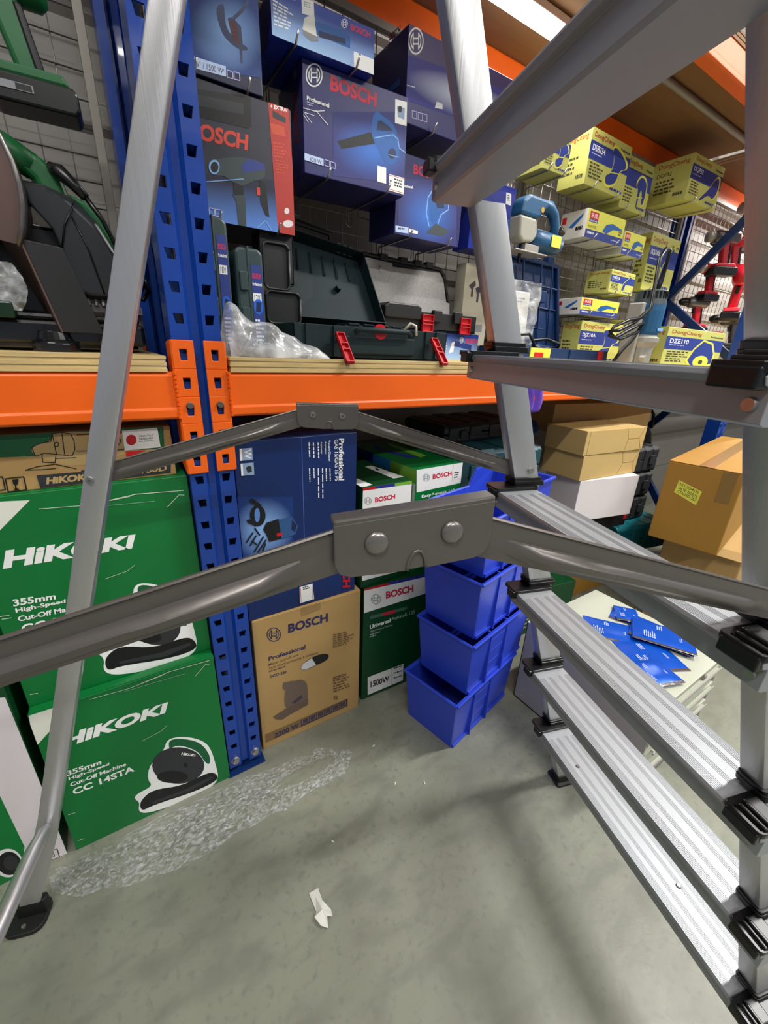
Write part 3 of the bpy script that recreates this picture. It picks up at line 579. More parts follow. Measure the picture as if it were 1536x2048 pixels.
  ('front','L','lav',.0016,0.0212,0.0285,0.0353,0.0295,0.0365,0.0153,0.0223,0.0143,0.0212,0.0285),
  ('front','L','lav',.0016,0.04,0.0298,0.0544,0.0308,0.0556,0.0165,0.0411,0.0155,0.04,0.0298),
  ('front','L','lav',.0016,0.0548,0.0308,0.0694,0.0319,0.0707,0.0174,0.0561,0.0164,0.0548,0.0308),
  ('front','L','lav',.004,-0.0186,0.1896,-0.0106,0.0458),
  ('front','L','navy',.002,-0.0121,0.1895,-0.0046,0.0461),
  ('left','O','white',0,0.0614,0.1848,0.0768,0.1787,0.0754,0.1983,0.0601,0.2046),
  ('left','T','redd','BOSCH',0.0833,0.1906,0.1319,0.1863,0.1329,0.2006,0.0848,0.2035),
  ('left','P','toolblue',0,0.0713,0.0959,0.1385,0.0978,0.1427,0.0836,0.0975,0.0841),
 ],
 'b340':[
  ('front','G','glowdeep',0,0.014,-0.026,0.2392,-0.001,0.2156,0.1689,0.0045,0.1262),
  ('front','T','bred','BOSCH',0.0556,0.1499,0.1556,0.1515,0.1548,0.1751,0.0547,0.1723),
  ('front','L','paleblue',.003,0.1242,0.0363,0.1103,0.0664,0.1124,0.1048,0.1316,0.1318,0.163,0.1395,0.1885,0.1189,0.1936,0.0906,0.1658,0.0726,0.154,0.041),
  ('front','P','toolblue',0,0.1229,0.0491,0.1178,0.0995,0.1348,0.1246,0.1637,0.1334,0.1838,0.1148,0.1815,0.0917,0.1604,0.075,0.1483,0.0467),
  ('front','P','navy',0,0.1396,0.1035,0.1717,0.1094,0.1765,0.0908,0.149,0.086),
  ('front','P','gunmetal',0,0.1135,0.0181,0.1481,0.0483,0.207,0.0359,0.1772,0.0194),
  ('front','L','bred',.002,0.1355,0.1185,0.1434,0.1137,0.1503,0.1197),
  ('front','P','icelabel',0,0.0021,0.0193,0.048,0.0215,0.0491,0.0066,0.003,0.0043),
  ('front','B','navyink',1,0.012,0.0073,0.0349,0.0093,0.0343,0.0181,0.0114,0.0157),
  ('front','P','white',0,0.0505,0.0197,0.0826,0.0183,0.0824,0.0101,0.0512,0.0102),
  ('front','T','white','Professional',0.0055,0.111,0.0556,0.1161,0.0551,0.122,0.0051,0.1175),
 ],
 'bthin':[
  ('front','P','white',0,0.1499,0.1827,0.1746,0.183,0.1805,0.1505,0.1542,0.1503),
  ('front','B','black2',3,0.1604,0.1581,0.1734,0.1586,0.1691,0.1783,0.1562,0.1777),
  ('front','P','vividblue',0,0.1215,0.0952,0.1964,0.1152,0.2099,0.0304,0.1475,-0.0021),
  ('front','P','red',0,0.1234,0.1181,0.1586,0.1203,0.1705,0.0801,0.1393,0.0714),
  ('front','L','paleblue',.004,0.1198,0.1361,0.1533,0.1457,0.1296,0.1192),
 ],
}
# ---------------- setting
def struct(mb,name,m,parent=None,**k):
    o=mb.build(name,m,parent,**k); o['kind']='structure'; return o
struct(MB().box((-6,-7,-.05),(9,3,0)),'floor',floor_mat())
WALLM=mat('wall_paint','8E8984',.6,0,.12,3,.1,(1,1,6))
wl=struct(MB().box((-6,.62,0),(9,.75,CEIL)),'wall_back',WALLM)
k=0
z=.35
while z<CEIL-.1:                      # painted sheeting ribs across the wall
    struct(MB().prism([(.62,z-.035),(.607,z-.02),(.607,z+.02),(.62,z+.035)],'x',-6,9),'wall_rib',WALLM,wl); z+=.21
struct(MB().box((-6,-7,CEIL),(9,.75,CEIL+.05)),'ceiling',mat('ceiling_white','C9C8C4',.8))
DIFF=mat('lit_diffuser','FFFDF5',.4,emit=9)
for i,(bx,by) in enumerate(BAT):
    t=thing('ceiling_light','white fluorescent batten on the shop ceiling, '+('above the left rack bay','above the near bay with yellow cartons','above the far bay with red tools','behind the camera at left','behind the camera at right')[i],'light',(bx,by,CEIL-.1),0,'ceiling battens')
    MB().box((-.7,-.06,.04),(.7,.06,.1)).build('housing',mat('lamp_housing','DEDEDA',.5),t,.003)
    MB().prism(rrect(.1,.05,.02,3),'x',-.68,.68).build('diffuser',DIFF,t)
for i,(x0,x1,lb) in enumerate(((.86,1.44,'lit white batten light under the upper shelf of the near bay'),(3.1,4.3,'lit white batten light added under the upper shelf of the far bay'))):  # second batten is added, for the bright white opening behind the far bay
    t=thing('shelf_light',lb,'light',(x0,.26,2.0))
    MB().box((0,-.025,.012),(x1-x0,.025,.032)).build('housing',MC['lamp_housing'],t,.002)
    MB().prism(rrect(.044,.024,.01,3),'x',.005,x1-x0-.005).build('diffuser',DIFF,t)
# ---------------- rack
PT=2.35   # post top
def post(par,name,x,y,sgn,seen=True):
    "perforated upright: two holed strips, centre groove, side flanges; sgn=+1 front face towards -y"
    yf=y; d=.062*sgn
    mb=MB()
    def cell(xa,xb,cx,zc,out):
        z0,z1=zc-.025,zc+.025; t,b=.0085,.0085
        hx0,hx1=cx-.0085,cx+.0085
        bl=hx0+(.0035 if out<0 else 0); br=hx1-(.0035 if out>0 else .0)
        o=[(xa,yf,z0),(xb,yf,z0),(xb,yf,z1),(xa,yf,z1)]; h=[(bl,yf,zc-b),(br,yf,zc-b),(hx1,yf,zc+t),(hx0,yf,zc+t)]; h2=[(p[0],yf+.0025*sgn,p[2]) for p in h]
        mb.add(o+h+h2,[(0,1,5,4),(1,2,6,5),(2,3,7,6),(3,0,4,7),(4,5,9,8),(5,6,10,9),(6,7,11,10),(7,4,8,11)])
    n=0
    while .045+.05*n<PT-.02:
        zc=.045+.05*n
        cell(x-.0425,x-.0125,x-.0267,zc,-1); cell(x+.0125,x+.0425,x+.0267,zc,1); n+=1
    zt=.045+.05*n-.025; zb=.02
    for a,b in (((x-.0425,yf),(x-.0425,yf+d)),((x+.0425,yf),(x+.0425,yf+d)),((x-.0125,yf),(x-.007,yf+.009*sgn)),((x-.007,yf+.009*sgn),(x+.007,yf+.009*sgn)),((x+.007,yf+.009*sgn),(x+.0125,yf)),((x-.0425,yf+d),(x-.024,yf+d)),((x+.0425,yf+d),(x+.024,yf+d))):
        mb.add([(a[0],a[1],zb),(b[0],b[1],zb),(b[0],b[1],zt),(a[0],a[1],zt)],[(0,1,2,3)])
    o=mb.build(name,BLU,par)
    s=o.modifiers.new('sheet','SOLIDIFY'); s.thickness=.0018; s.offset=0
    return o
def upright(x,label):
    t=thing('rack_upright_frame',label,'shelving frame',(0,0,0))
    post(t,'front_post',x,0,1); post(t,'rear_post',x,.502,-1)
    for y in (0,.502):
        a=-.012 if y==0 else -.05
        MB().box((x-.05,y+a,0),(x+.05,y+a+.085,.004)).build('base_plate',BLU_SHADE,t)
    for dx in (-.0267,.0267):
        MB().cyl((x+dx,-.009,.045),(x+dx,.004,.045),.009,6).cyl((x+dx,-.002,.045),(x+dx,.001,.045),.011).build('bolt',RIVET,t)
    for z0,z1 in ((.12,.62),(.62,1.12),(1.12,1.42),(1.42,1.92)):
        up=(z0*10)%2<1.2
        a,b=((x,.05,z0),(x,.455,z1)) if z0 in (.12,1.12) else ((x,.455,z0),(x,.05,z1))
        A,B=Vector(a),Vector(b); d=(B-A).normalized(); n=Vector((1,0,0)); w=d.cross(n)
        mb=MB(); r=[n*sx*.012+w*sy*.019 for sx,sy in ((-1,-1),(1,-1),(1,1),(-1,1))]
        mb.loft([[A+q for q in r],[B+q for q in r]]).build('brace',BLU_SHADE,t,.002)
    return t
upright(0,'blue perforated steel rack frame in the middle of the picture'); upright(2.585,'blue perforated steel rack frame at the far right end of the shelves')
def beam(x0,x1,yf,z0,z1,label,clipsl=True,clipsr=True,dirn=1,under='top'):
    t=thing('shelf_beam',label,'beam'); y1=yf+.046*dirn; ya,yb=min(yf,y1),max(yf,y1)
    zs=z0+.018
    # lipped box section: main box with a slightly proud bottom lip
    pr=[(ya,z0+.004),(ya+.004,z0),(yb-.004,z0),(yb,z0+.004),(yb,z1-.006),(yb-.006,z1),(ya+.008,z1),(ya+.003,z1-.006),(ya+.003,zs+.003),(ya,zs)]
    if dirn<0: pr=[(ya+yb-p[0],p[1]) for p in pr]
    MB().prism(pr,'x',x0,x1).build('beam_section',ORG,t,.0015)
    for cx,side,on in ((x0,1,clipsl),(x1,-1,clipsr)):
        if not on: continue
        # connector: plate over the post face with slots, and return flange
        xa,xb=(cx-.037,cx+.0005) if side>0 else (cx-.0005,cx+.037)
        mb=MB(); yc=yf+.004*dirn; zt,zb=z1+.055,z1-.193
        n=5; hc=(xa+xb)/2-.0
        cells=[zt-.0248-i*.0496 for i in range(5)]
        for zc in cells:
            a,b=zc-.0248,zc+.0248; o=[(xa,yc,a),(xb,yc,a),(xb,yc,b),(xa,yc,b)]; h=[(hc-.0055,yc,zc-.010),(hc+.0055,yc,zc-.010),(hc+.0065,yc,zc+.009),(hc-.0065,yc,zc+.009)]
            mb.add(o+h,[(0,1,5,4),(1,2,6,5),(2,3,7,6),(3,0,4,7)])
        fx=xb if side>0 else xa
        mb.add([(fx,yc,zb),(fx,yc+.05*dirn,zb+.012),(fx,yc+.05*dirn,zt-.004),(fx,yc,zt)],[(0,1,2,3)])
        c=mb.build('connector',ORG,t); s=c.modifiers.new('sheet','SOLIDIFY'); s.thickness=.0035; s.offset=0; bv=c.modifiers.new('b','BEVEL'); bv.width=.001;bv.limit_method='ANGLE'
        MB().cyl((hc,yc-.006*dirn,z1-.0595),(hc,yc,z1-.0595),.0062,12).build('pin',STEELG,t,.001)
        w=MB(); rnd=random.Random(3)
        for i in range(11): 
            zz=z0+.004+i*.0078; w.cyl((fx+side*.0015,ya+.0012,zz-.0025),(fx+side*.002,ya+.0006,zz+.003),.0032+rnd.uniform(-.0006,.0006),6)
        w.build('weld_bead',ORG,t)
    return t
beam(.0455,2.54,-.012,.971,1.055,'orange front beam under the middle shelf of the near bay')
beam(-2.54,-.0455,-.012,.971,1.055,'orange front beam under the middle shelf left of the blue post')
beam(.0455,2.54,.514,.971,1.055,'orange rear beam under the middle shelf of the near bay',dirn=-1)
beam(-2.54,-.0455,.514,.971,1.055,'orange rear beam under the middle shelf left of the blue post',dirn=-1)
beam(2.63,5.1,-.012,.971,1.055,'orange front beam of the middle shelf in the far bay')
beam(.0455,2.54,-.012,1.955,2.035,'orange front beam of the upper shelf in the near bay')
beam(.0455,2.54,.506,1.955,2.035,'orange rear beam of the upper shelf above the blue boxes',dirn=-1)
beam(2.63,5.1,.506,1.955,2.035,'orange rear beam of the upper shelf in the far bay',dirn=-1)
beam(2.63,5.1,-.012,1.955,2.035,'orange front beam of the upper shelf in the far bay')
def board(x0,x1,z,label,m2=PLY,y0=-.010,y1=.505,th=.027):
    t=thing('shelf_board',label,'board'); n=5
    for i in range(n):
        d=(i%2)*.0012; MB().box((x0+d,y0+d,z+th*i/n),(x1-d,y1,z+th*(i+1)/n)).build('ply_layer',m2,t)
    return t
board(.053,2.53,1.0552,'pale plywood shelf board carrying the tool cases')
board(-2.53,-.057,1.0552,'pale plywood shelf board under the cut-off saw')
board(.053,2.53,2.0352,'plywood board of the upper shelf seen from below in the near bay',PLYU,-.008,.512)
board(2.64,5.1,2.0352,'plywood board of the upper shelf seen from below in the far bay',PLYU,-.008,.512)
board(2.64,5.1,1.0552,'plywood shelf board in the far bay')
t=thing('shelf_crossbar','long grey round tube under the upper plywood shelf','bar'); MB().cyl((1.5,.2,2.022),(2.54,.2,2.022),.012,14).build('tube',GREY,t,smooth=True)
# wire grids
def grid(x0,x1,z0,z1,y,label):
    t=thing('wire_grid_panel',label,'wire grid'); mb=MB(); r=.0016
    x=x0+.053
    while x<x1-.01: mb.tube([(x,y,z0),(x,y,z1)],r,4); x+=.053
    z=z0+.049
    while z<z1-.01: mb.tube([(x0,y-.003,z),(x1,y-.003,z)],r,4); z+=.049
    tag(mb.build('wires',WIRE,t,smooth=True),kind='stuff')
    f=MB()
    for a,b in (((x0,z0),(x1,z0)),((x0,z1),(x1,z1)),((x0,z0),(x0,z1)),((x1,z0),(x1,z1))):
        f.box((min(a[0],b[0])-.009,y-.009,min(a[1],b[1])-.009),(max(a[0],b[0])+.009,y+.009,max(a[1],b[1])+.009))
    f.build('frame',GREY,t,.001)
grid(.06,1.28,1.09,1.94,.453,'zinc wire display grid behind the blue tool boxes')
grid(1.31,2.53,1.09,1.94,.453,'zinc wire display grid behind the yellow tool boxes')
grid(-1.4,-.072,1.09,1.94,.453,'zinc wire display grid behind the cut-off saw')
grid(2.66,4.6,1.09,1.94,.453,'zinc wire display grid behind the red tools in the far bay')
# ---------------- ladder
E_=Vector((.95,-.311,0)).normalized(); D_=Vector((.311,.95,0)).normalized()
def U(u,v,z): return E_*u+D_*v+Vector((0,0,z))
LM=Matrix(((E_.x,D_.x,0,0),(E_.y,D_.y,0,0),(0,0,1,0),(0,0,0,1)))
lad=thing('step_ladder','tall aluminium folding ladder with wide treads standing in the foreground','ladder')
def LBuild(mb,name,m,par=lad,**k):
    o=mb.build(name,m,par,**k); return o
def lv(s,pts): return [U(*p) for p in pts]
TZ=[.236,.440,.658,.880,1.106,1.336,1.568,1.80]; TU=[.727,.661,.582,.505,.426,.345,.268,.190]
vin=lambda z:-.737+.0985*z
uL=lambda z:.861-.33*z-.020
def stile(v0,v1,far):
    zs=[.02]+TZ; n=len(zs)
    for i in range(n-1):
        za,zb=zs[i],zs[i+1]-.03; w=.054-.0008*i
        A=[];
        for z_ in (za,zb):
            a=uL(z_)-.001+.0003*i; va,vb=v0(z_),v1(z_)
            A.append([U(p[0],p[1],z_) for p in rrect(w,abs(vb-va)-.0004*i,.0032,2,a+w/2,(va+vb)/2)])
        mb=MB(); mb.loft(A); o=LBuild(mb,'stile_section',ALU)
        me=o.data; me.polygons.foreach_set('use_smooth',[True]*len(me.polygons)); md=o.modifiers.new('e','EDGE_SPLIT'); md.split_angle=math.radians(35)
        # shallow groove line along the outer face
    za=zs[-1]; mb=MB(); a=uL(za); mb.loft([[U(p[0],p[1],z_) for p in rrect(.048,.026,.0032,2,uL(z_)+.024,(v0(z_)+v1(z_))/2)] for z_ in (za,1.93)]); LBuild(mb,'stile_section',ALU)
stile(lambda z:-.25,lambda z:-.222,True); stile(lambda z:vin(z)-.028,lambda z:vin(z),False)
for i,(z,u0) in enumerate(zip(TZ,TU)):
    u1=u0+.081; va,vb=vin(z)-.055,-.234
    # tread: top plate with rolled lips over a narrower channel body
    pr=[(u0,z-.004),(u0+.002,z),(u1-.002,z),(u1,z-.004),(u1-.002,z-.009),(u1-.009,z-.010),(u1-.009,z-.033),(u1-.012,z-.036),(u0+.013,z-.036),(u0+.009,z-.034),(u0+.009,z-.010),(u0+.002,z-.009)]
    mb=MB(); mb.loft([[U(p[0],v,p[1]) for p in pr][::-1] for v in (va,vb)]); LBuild(mb,'tread',ALUT,bev=.0006)
    rb=MB()
    for a in [.004+.0022*k for k in range(6)]+[.026+.0022*k for k in range(4)]+[.050+.0022*k for k in range(4)]+[.066+.0022*k for k in range(6)]:
        p=[(u0+a,z-.0002),(u0+a+.0011,z-.0002),(u0+a+.00055,z+.0004)]
        rb.loft([[U(q[0],v,q[1]) for q in p][::-1] for v in (va+.05,vb-.05)])
    tag(LBuild(rb,'tread_ridges',ALUT),kind='stuff')
    for far in (1,0):
        vv=(-.25,-.222) if far else (vin(z)-.028,vin(z)); s0=uL(z)
        c=MB()
        c.loft([[U(p[0],p[1],zz) for p in rrect(.088-k*.006,.042 if far else .040,.006,3,u0+.0395,(vv[0]+vv[1])/2-(.008 if far else .022))] for k,zz in ((0,z-.001),(0,z+.006))])
        c.loft([[U(p[0],p[1],zz) for p in rrect(.064,.036 if far else .033,.005,3,s0+.027-.33*(zz-z),(vv[0]+vv[1])/2)] for zz in (z+.005,z+.014)])
        c.loft([[U(p[0],p[1],zz) for p in rrect(.060,.034 if far else .031,.005,3,s0+.026-.33*(zz-z),(vv[0]+vv[1])/2)] for zz in (z+.013,z+.020)])
        LBuild(c,'collar',BLKP,bev=.0008)
        c=MB(); e=(vv[0]+vv[1])/2
        if far: c.box((u0-.009,e-.028,z-.011),(u0+.004,e-.006,z+.004),M=LM)
        else:
            v1=vv[1]-.020; c.box((u0-.006,v1-.034,z-.012),(u0+.006,v1,z+.003),M=LM)
            for k in range(3): c.box((u0-.002+.005*k,v1-.034,z+.001+.003*k),(u0+.0035+.005*k,v1-.002-.003*k,z+.006+.0035*k),M=LM)
            c.box((u0+.010,v1-.03,z-.001),(u0+.03,v1-.004,z+.012),M=LM)
        LBuild(c,'release_latch',BLKP,bev=.0018)
        rv=MB(); rv.cyl(U(u0+.0095,e-(.031 if not far else .012),z-.022),U(u0+.006,e-(.031 if not far else .012),z-.022),.0055,16,r2=.0045); LBuild(rv,'rivet',RIVET)
        
for (u,v) in ((TU[0]+.028,-.36),(TU[0]+.050,-.60)):
    LBuild(MB().cyl(U(u,v,.2362),U(u,v,.2385),.0045,12,r2=.003),'rivet',RIVET)
# feet of the tread side
for vv in ((-.25,-.222),(vin(0)-.028,vin(0))):
    c=MB(); c.loft([[U(p[0],p[1],zz) for p in rrect(w,h,.006,3,uL(zz)+.027,(vv[0]+vv[1])/2)] for zz,w,h in ((0,.078,.05),(.006,.078,.05),(.010,.064,.036),(.03,.06,.034))]); LBuild(c,'rubber_foot',RUB,bev=.001)
    LBuild(MB().cyl(U(uL(.018)+.03,vv[0]-.006,.018),U(uL(.018)+.03,vv[0]-.001,.018),.003,8),'rivet',RIVET)
# slim back legs
lc=lambda z:-.400+.310*z
for vv in ((-.25,-.230),(-.695,-.675)):
    mb=MB(); A=[]
    for z_,w,h in ((.03,.036,.004),(.16,.040,.004),(.235,.038,.010),(.285,.033,.02),(.6,.033,.02),(1.2,.033,.02),(1.93,.033,.02)):
        sh=-.0 if z_>.2 else -.012*(.235-z_)/.2
        A.append([U(p[0],p[1],z_) for p in rrect(w,h,min(.003,h*.45),2,lc(z_)-.0045+sh,vv[0]+h/2+(.0 if z_>.2 else .004))])
    mb.loft(A); o=LBuild(mb,'back_leg',ALUL); o.data.polygons.foreach_set('use_smooth',[True]*len(o.data.polygons)); md=o.modifiers.new('e','EDGE_SPLIT'); md.split_angle=math.radians(40)
    c=MB(); c.prism(rrect(.07,.062,.02,4,lc(0)-.012,vv[0]+.006),'z',0,.011,M=LM); c.prism(rrect(.058,.016,.006,3,lc(.03)-.012,vv[0]+.012),'z',.010,.05,M=LM); LBuild(c,'rubber_foot',RUB,bev=.002)
    LBuild(MB().cyl(U(lc(.0)-.012,vv[0]-.012,.011),U(lc(.0)-.012,vv[0]-.012,.014),.004,8),'rivet',RIVET)
    LBuild(MB().cyl(U(lc(.924)-.012,vv[0]-.003,.924),U(lc(.924)-.012,vv[0]+.001,.924),.0048,14,r2=.0055),'rivet',RIVET)
    LBuild(MB().cyl(U(lc(.924)-.012,vv[0]-.0036,.924),U(lc(.924)-.012,vv[0]-.0029,.924),.002,6),'rivet_core',STEELG)
mb=MB(); P=[(lc(.262)-.002,-.245,.262),(lc(.27)-.004,-.262,.268),(lc(.27)-.006,-.30,.270),(lc(.27)-.006,-.63,.270),(lc(.27)-.004,-.672,.268)]
mb.tube([U(*p) for p in P],[.006,.0105,.013,.013,.008],14); LBuild(mb,'cross_tube',ALUL,smooth=True)
LBuild(MB().cyl(U(uL(.913)+.035,-.253,.913),U(uL(.913)+.035,-.249,.913),.0055,14,r2=.006),'rivet',RIVET)
# hinge head
for v in (-.24,-.65):
    LBuild(MB().prism([(.16,1.90),(.28,1.90),(.27,1.99),(.17,1.99)],'y',v-.02,v+.02,M=LM),'top_hinge',BLKP,bev=.006)
def brace(v,sg,nm,du=0,lz=.922,k_=0):
    tl=lambda x,y:(x+du,y+k_*(x-.2065))
    # two pressed bars and the riveted centre hinge plate
    H0,H1=tl(.184,1.012),tl(.229,1.010)
    for (a,b) in ((H0,(-.135+du,lz)),(H1,(.545+du*.5,.914))):
        a=Vector((a[0],a[1]));b=Vector((b[0],b[1])); d=(b-a).normalized(); n=Vector((-d.y,d.x)); 
        if n.y<0:n=-n
        a2=a-d*.012; L=(b-a2).length
        def S(t,off): p=a2+d*t+n*off; return p
        mb=MB(); st=[(0,0),(.055,0),(.078,1),(.135,1),(.15,.82),(L-.055,.82),(L-.03,0),(L,0)]; rings=[]
        prof=[]  # (offset across, protrusion) from top edge down
        for t,k in st:
            pr=[(.0135,0),(.0135,.0018),(.0125,.0026),(.011,.0014),(.002,.0014),(.0008,.0014+.0052*k),(-.0025,.0014+.0085*k),(-.0072,.0014+.0068*k),(-.0105,.0014+.001*k),(-.0135,.0014),(-.0135,0)]
            rings.append([U(S(t,o).x,v-p,S(t,o).y) for o,p in pr])
        mb.loft(rings); o=LBuild(mb,'spreader_bar',STEELG,bev=0); o.data.polygons.foreach_set('use_smooth',[True]*len(o.data.polygons)); md=o.modifiers.new('e','EDGE_SPLIT'); md.split_angle=math.radians(38)
    vp=v-.004
    pl=[tl(x_,y_) for x_,y_ in [(.160,1.0265),(.2545,1.0250),(.2545,.999),(.2515,.9925),(.2455,.9895),(.2145,.9895),(.213,.997),(.2085,1.0015),(.204,.9975),(.2025,.9900),(.170,.9930),(.1635,.996),(.1605,1.002)]]
    LBuild(MB().prism(pl,'y',vp-.0022,vp,M=LM),'hinge_plate',STEELG,bev=.0006)
    LBuild(MB().prism([tl(.160,1.0255),tl(.2545,1.024),tl(.2545,1.0278),tl(.160,1.0293)],'y',vp-.0022,v+.006,M=LM),'plate_fold',STEELG,bev=.0012)
    ar=[tl(.2085+.0058*math.cos(math.pi*k/10)*1.0,.9905+.0115*math.sin(math.pi*k/10)) for k in range(11)]
    LBuild(MB().tube([U(a_,vp-.0022,b_) for a_,b_ in ar],.0011,6),'pressed_arch',STEELG,smooth=True)
    LBuild(MB().prism([(p[0],p[1]) for p in ar],'y',vp-.0016,vp-.0004,M=LM),'arch_plate',STEELG)
    for (a_,b_) in (H0,H1):
        if sg: # domed heads on the near side
            rg=[[U(a_+r*math.cos(2*math.pi*k/20),vp-.0022-h,b_+r*math.sin(2*math.pi*k/20)) for k in range(20)] for h,r in ((0,.0070),(.0008,.0070),(.0018,.0064),(.0026,.0048),(.003,.0025),(.0031,.0004))]
            LBuild(MB().loft(rg),'rivet',mat('steel_rivet_head','8A8583',.28,.7),smooth=True)
        else: LBuild(MB().cyl(U(a_,vp-.0046,b_),U(a_,vp-.002,b_),.0042,16,r2=.005),'rivet',RIVET); LBuild(MB().cyl(U(a_,vp-.0052,b_),U(a_,vp-.0045,b_),.0023,6),'rivet_core',STEELG)
brace(-.236,0,'far'); brace(-.680,1,'near',-.0105,.922,.115)
# ---------------- printed cartons
def PC(k,name,label,body,group=None,**kw):
    x,y,z,yaw,W,D,H=BX[k]; return carton(name,label,x,y,z,yaw,W,D,H,body,DEC.get(k,()),group=group,**kw)
BX=dict(
hikA=(-.392,-.005,0,-.6,.345,.35,.415), hikB=(-.391,.018,.4165,0,.345,.35,.437), hikC=(-.50,.03,.855,0,.437,.3,.098),
hikD=(-.81,-.0,0,0,.40,.33,.5), gco=(.057,.027,0,-.96,.317,.35,.449), gas=(.052,.03,.451,0,.306,.36,.46),
uni=(.396,.039,0,-3.0,.236,.35,.436), h11=(.388,.045,.4375,1,.168,.35,.317), easy=(.572,.05,.4375,2,.19,.35,.344),
b620=(.330,.25,1.491,-3.5,.277,.179,.207), bdrill=(.07,.219,1.352,0,.217,.2,.234), b1500=(.058,.22,1.592,0,.169,.2,.25),
bgrind=(.256,.228,1.701,-3.5,.237,.19,.078), bblue=(.612,.25,1.656,0,.44,.17,.188), b340=(.613,.279,1.416,.5,.246,.14,.19),
bthin=(.954,.34,1.436,0,.2,.08,.201))
DEC['hikA']+=[('front','L','paperwhite',.0012,.19,.404,.25,.411,.335,.406),('front','L','paperwhite',.0009,.10,.407,.17,.402,.24,.408),('front','L','paperwhite',.001,.30,.375,.325,.398,.335,.396),('front','L','paperwhite',.0007,.17,.245,.21,.252,.225,.262),('front','L','greytext',.0008,.16,.398,.28,.392),('front','L','paperwhite',.0012,.005,.215,.018,.213),('front','L','paperwhite',.0012,.006,.209,.02,.207),('front','L','paperwhite',.0012,.008,.12,.02,.118),('front','L','paperwhite',.0012,.008,.03,.02,.028)]  # thin pale lines: edge scuffs and painted glints of clear tape
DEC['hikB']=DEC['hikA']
DEC['easy']+=[('left','P','paperwhite',0,0,.17,.35,.17,.35,.30,0,.30),('left','P','navy2',0,0,.30,.12,.30,.12,.344,0,.344),('left','P','cyan',0,.12,.30,.22,.30,.22,.344,.12,.344),('left','P','lime',0,.22,.30,.35,.30,.35,.344,.22,.344),('left','P','charcoal',0,.3,.2,.33,.2,.33,.28,.3,.28)]
TAPE=plastic_film('clear_packing_tape',.7)
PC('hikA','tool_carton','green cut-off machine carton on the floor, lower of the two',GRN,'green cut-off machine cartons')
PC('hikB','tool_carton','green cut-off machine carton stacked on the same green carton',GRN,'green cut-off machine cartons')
PC('hikC','grinder_carton','brown and green grinder carton wedged under the orange beam at left',KR,flap=False)
PC('hikD','white_tool_carton','white and green carton at the left edge beside the green cartons',GRND)
PC('gco','brown_tool_carton','brown cardboard metal cut-off saw carton on the floor right of the blue post',KR)
PC('gas','vacuum_carton','big dark blue vacuum cleaner carton turned on its side on the brown carton',GASB)
PC('uni','pressure_washer_carton','tall dark green pressure washer carton marked 1500W on the floor',GRND)
PC('h11','pressure_washer_carton','green and white pressure washer carton marked 1100W beside the blue carton',GRND,flap=False)
PC('easy','pressure_washer_carton','green and white pressure washer carton with a rainbow coloured top edge',GRN,flap=False)
HK=[]
PC('b620','blower_carton','navy leaf blower carton marked 620 W hanging in the centre',BCN); HK.append(('b620','the navy blower carton'))
PC('bdrill','drill_kit_carton','dark drill kit carton with a red EXTRA stripe beside the blue post',CHC,flap=False); HK.append(('bdrill','the drill kit carton'))
PC('b1500','saw_carton','dark blue carton marked 1500 W at the top beside the post',BCD); HK.append(('b1500','the 1500 W carton'))
PC('bgrind','grinder_carton','light blue flat grinder carton above the navy blower carton',BCB); HK.append(('bgrind','the flat grinder carton'))
PC('bblue','tool_carton','wide blue carton with a big ring logo under the upper orange beam',BCN); HK.append(('bblue','the wide ring logo carton'))
PC('b340','jigsaw_carton','navy jigsaw carton right below the blower carton',BCN); HK.append(('b340','the navy jigsaw carton'))
PC('bthin','tool_carton','slim bright blue carton showing right of the ladder stile',BCB)
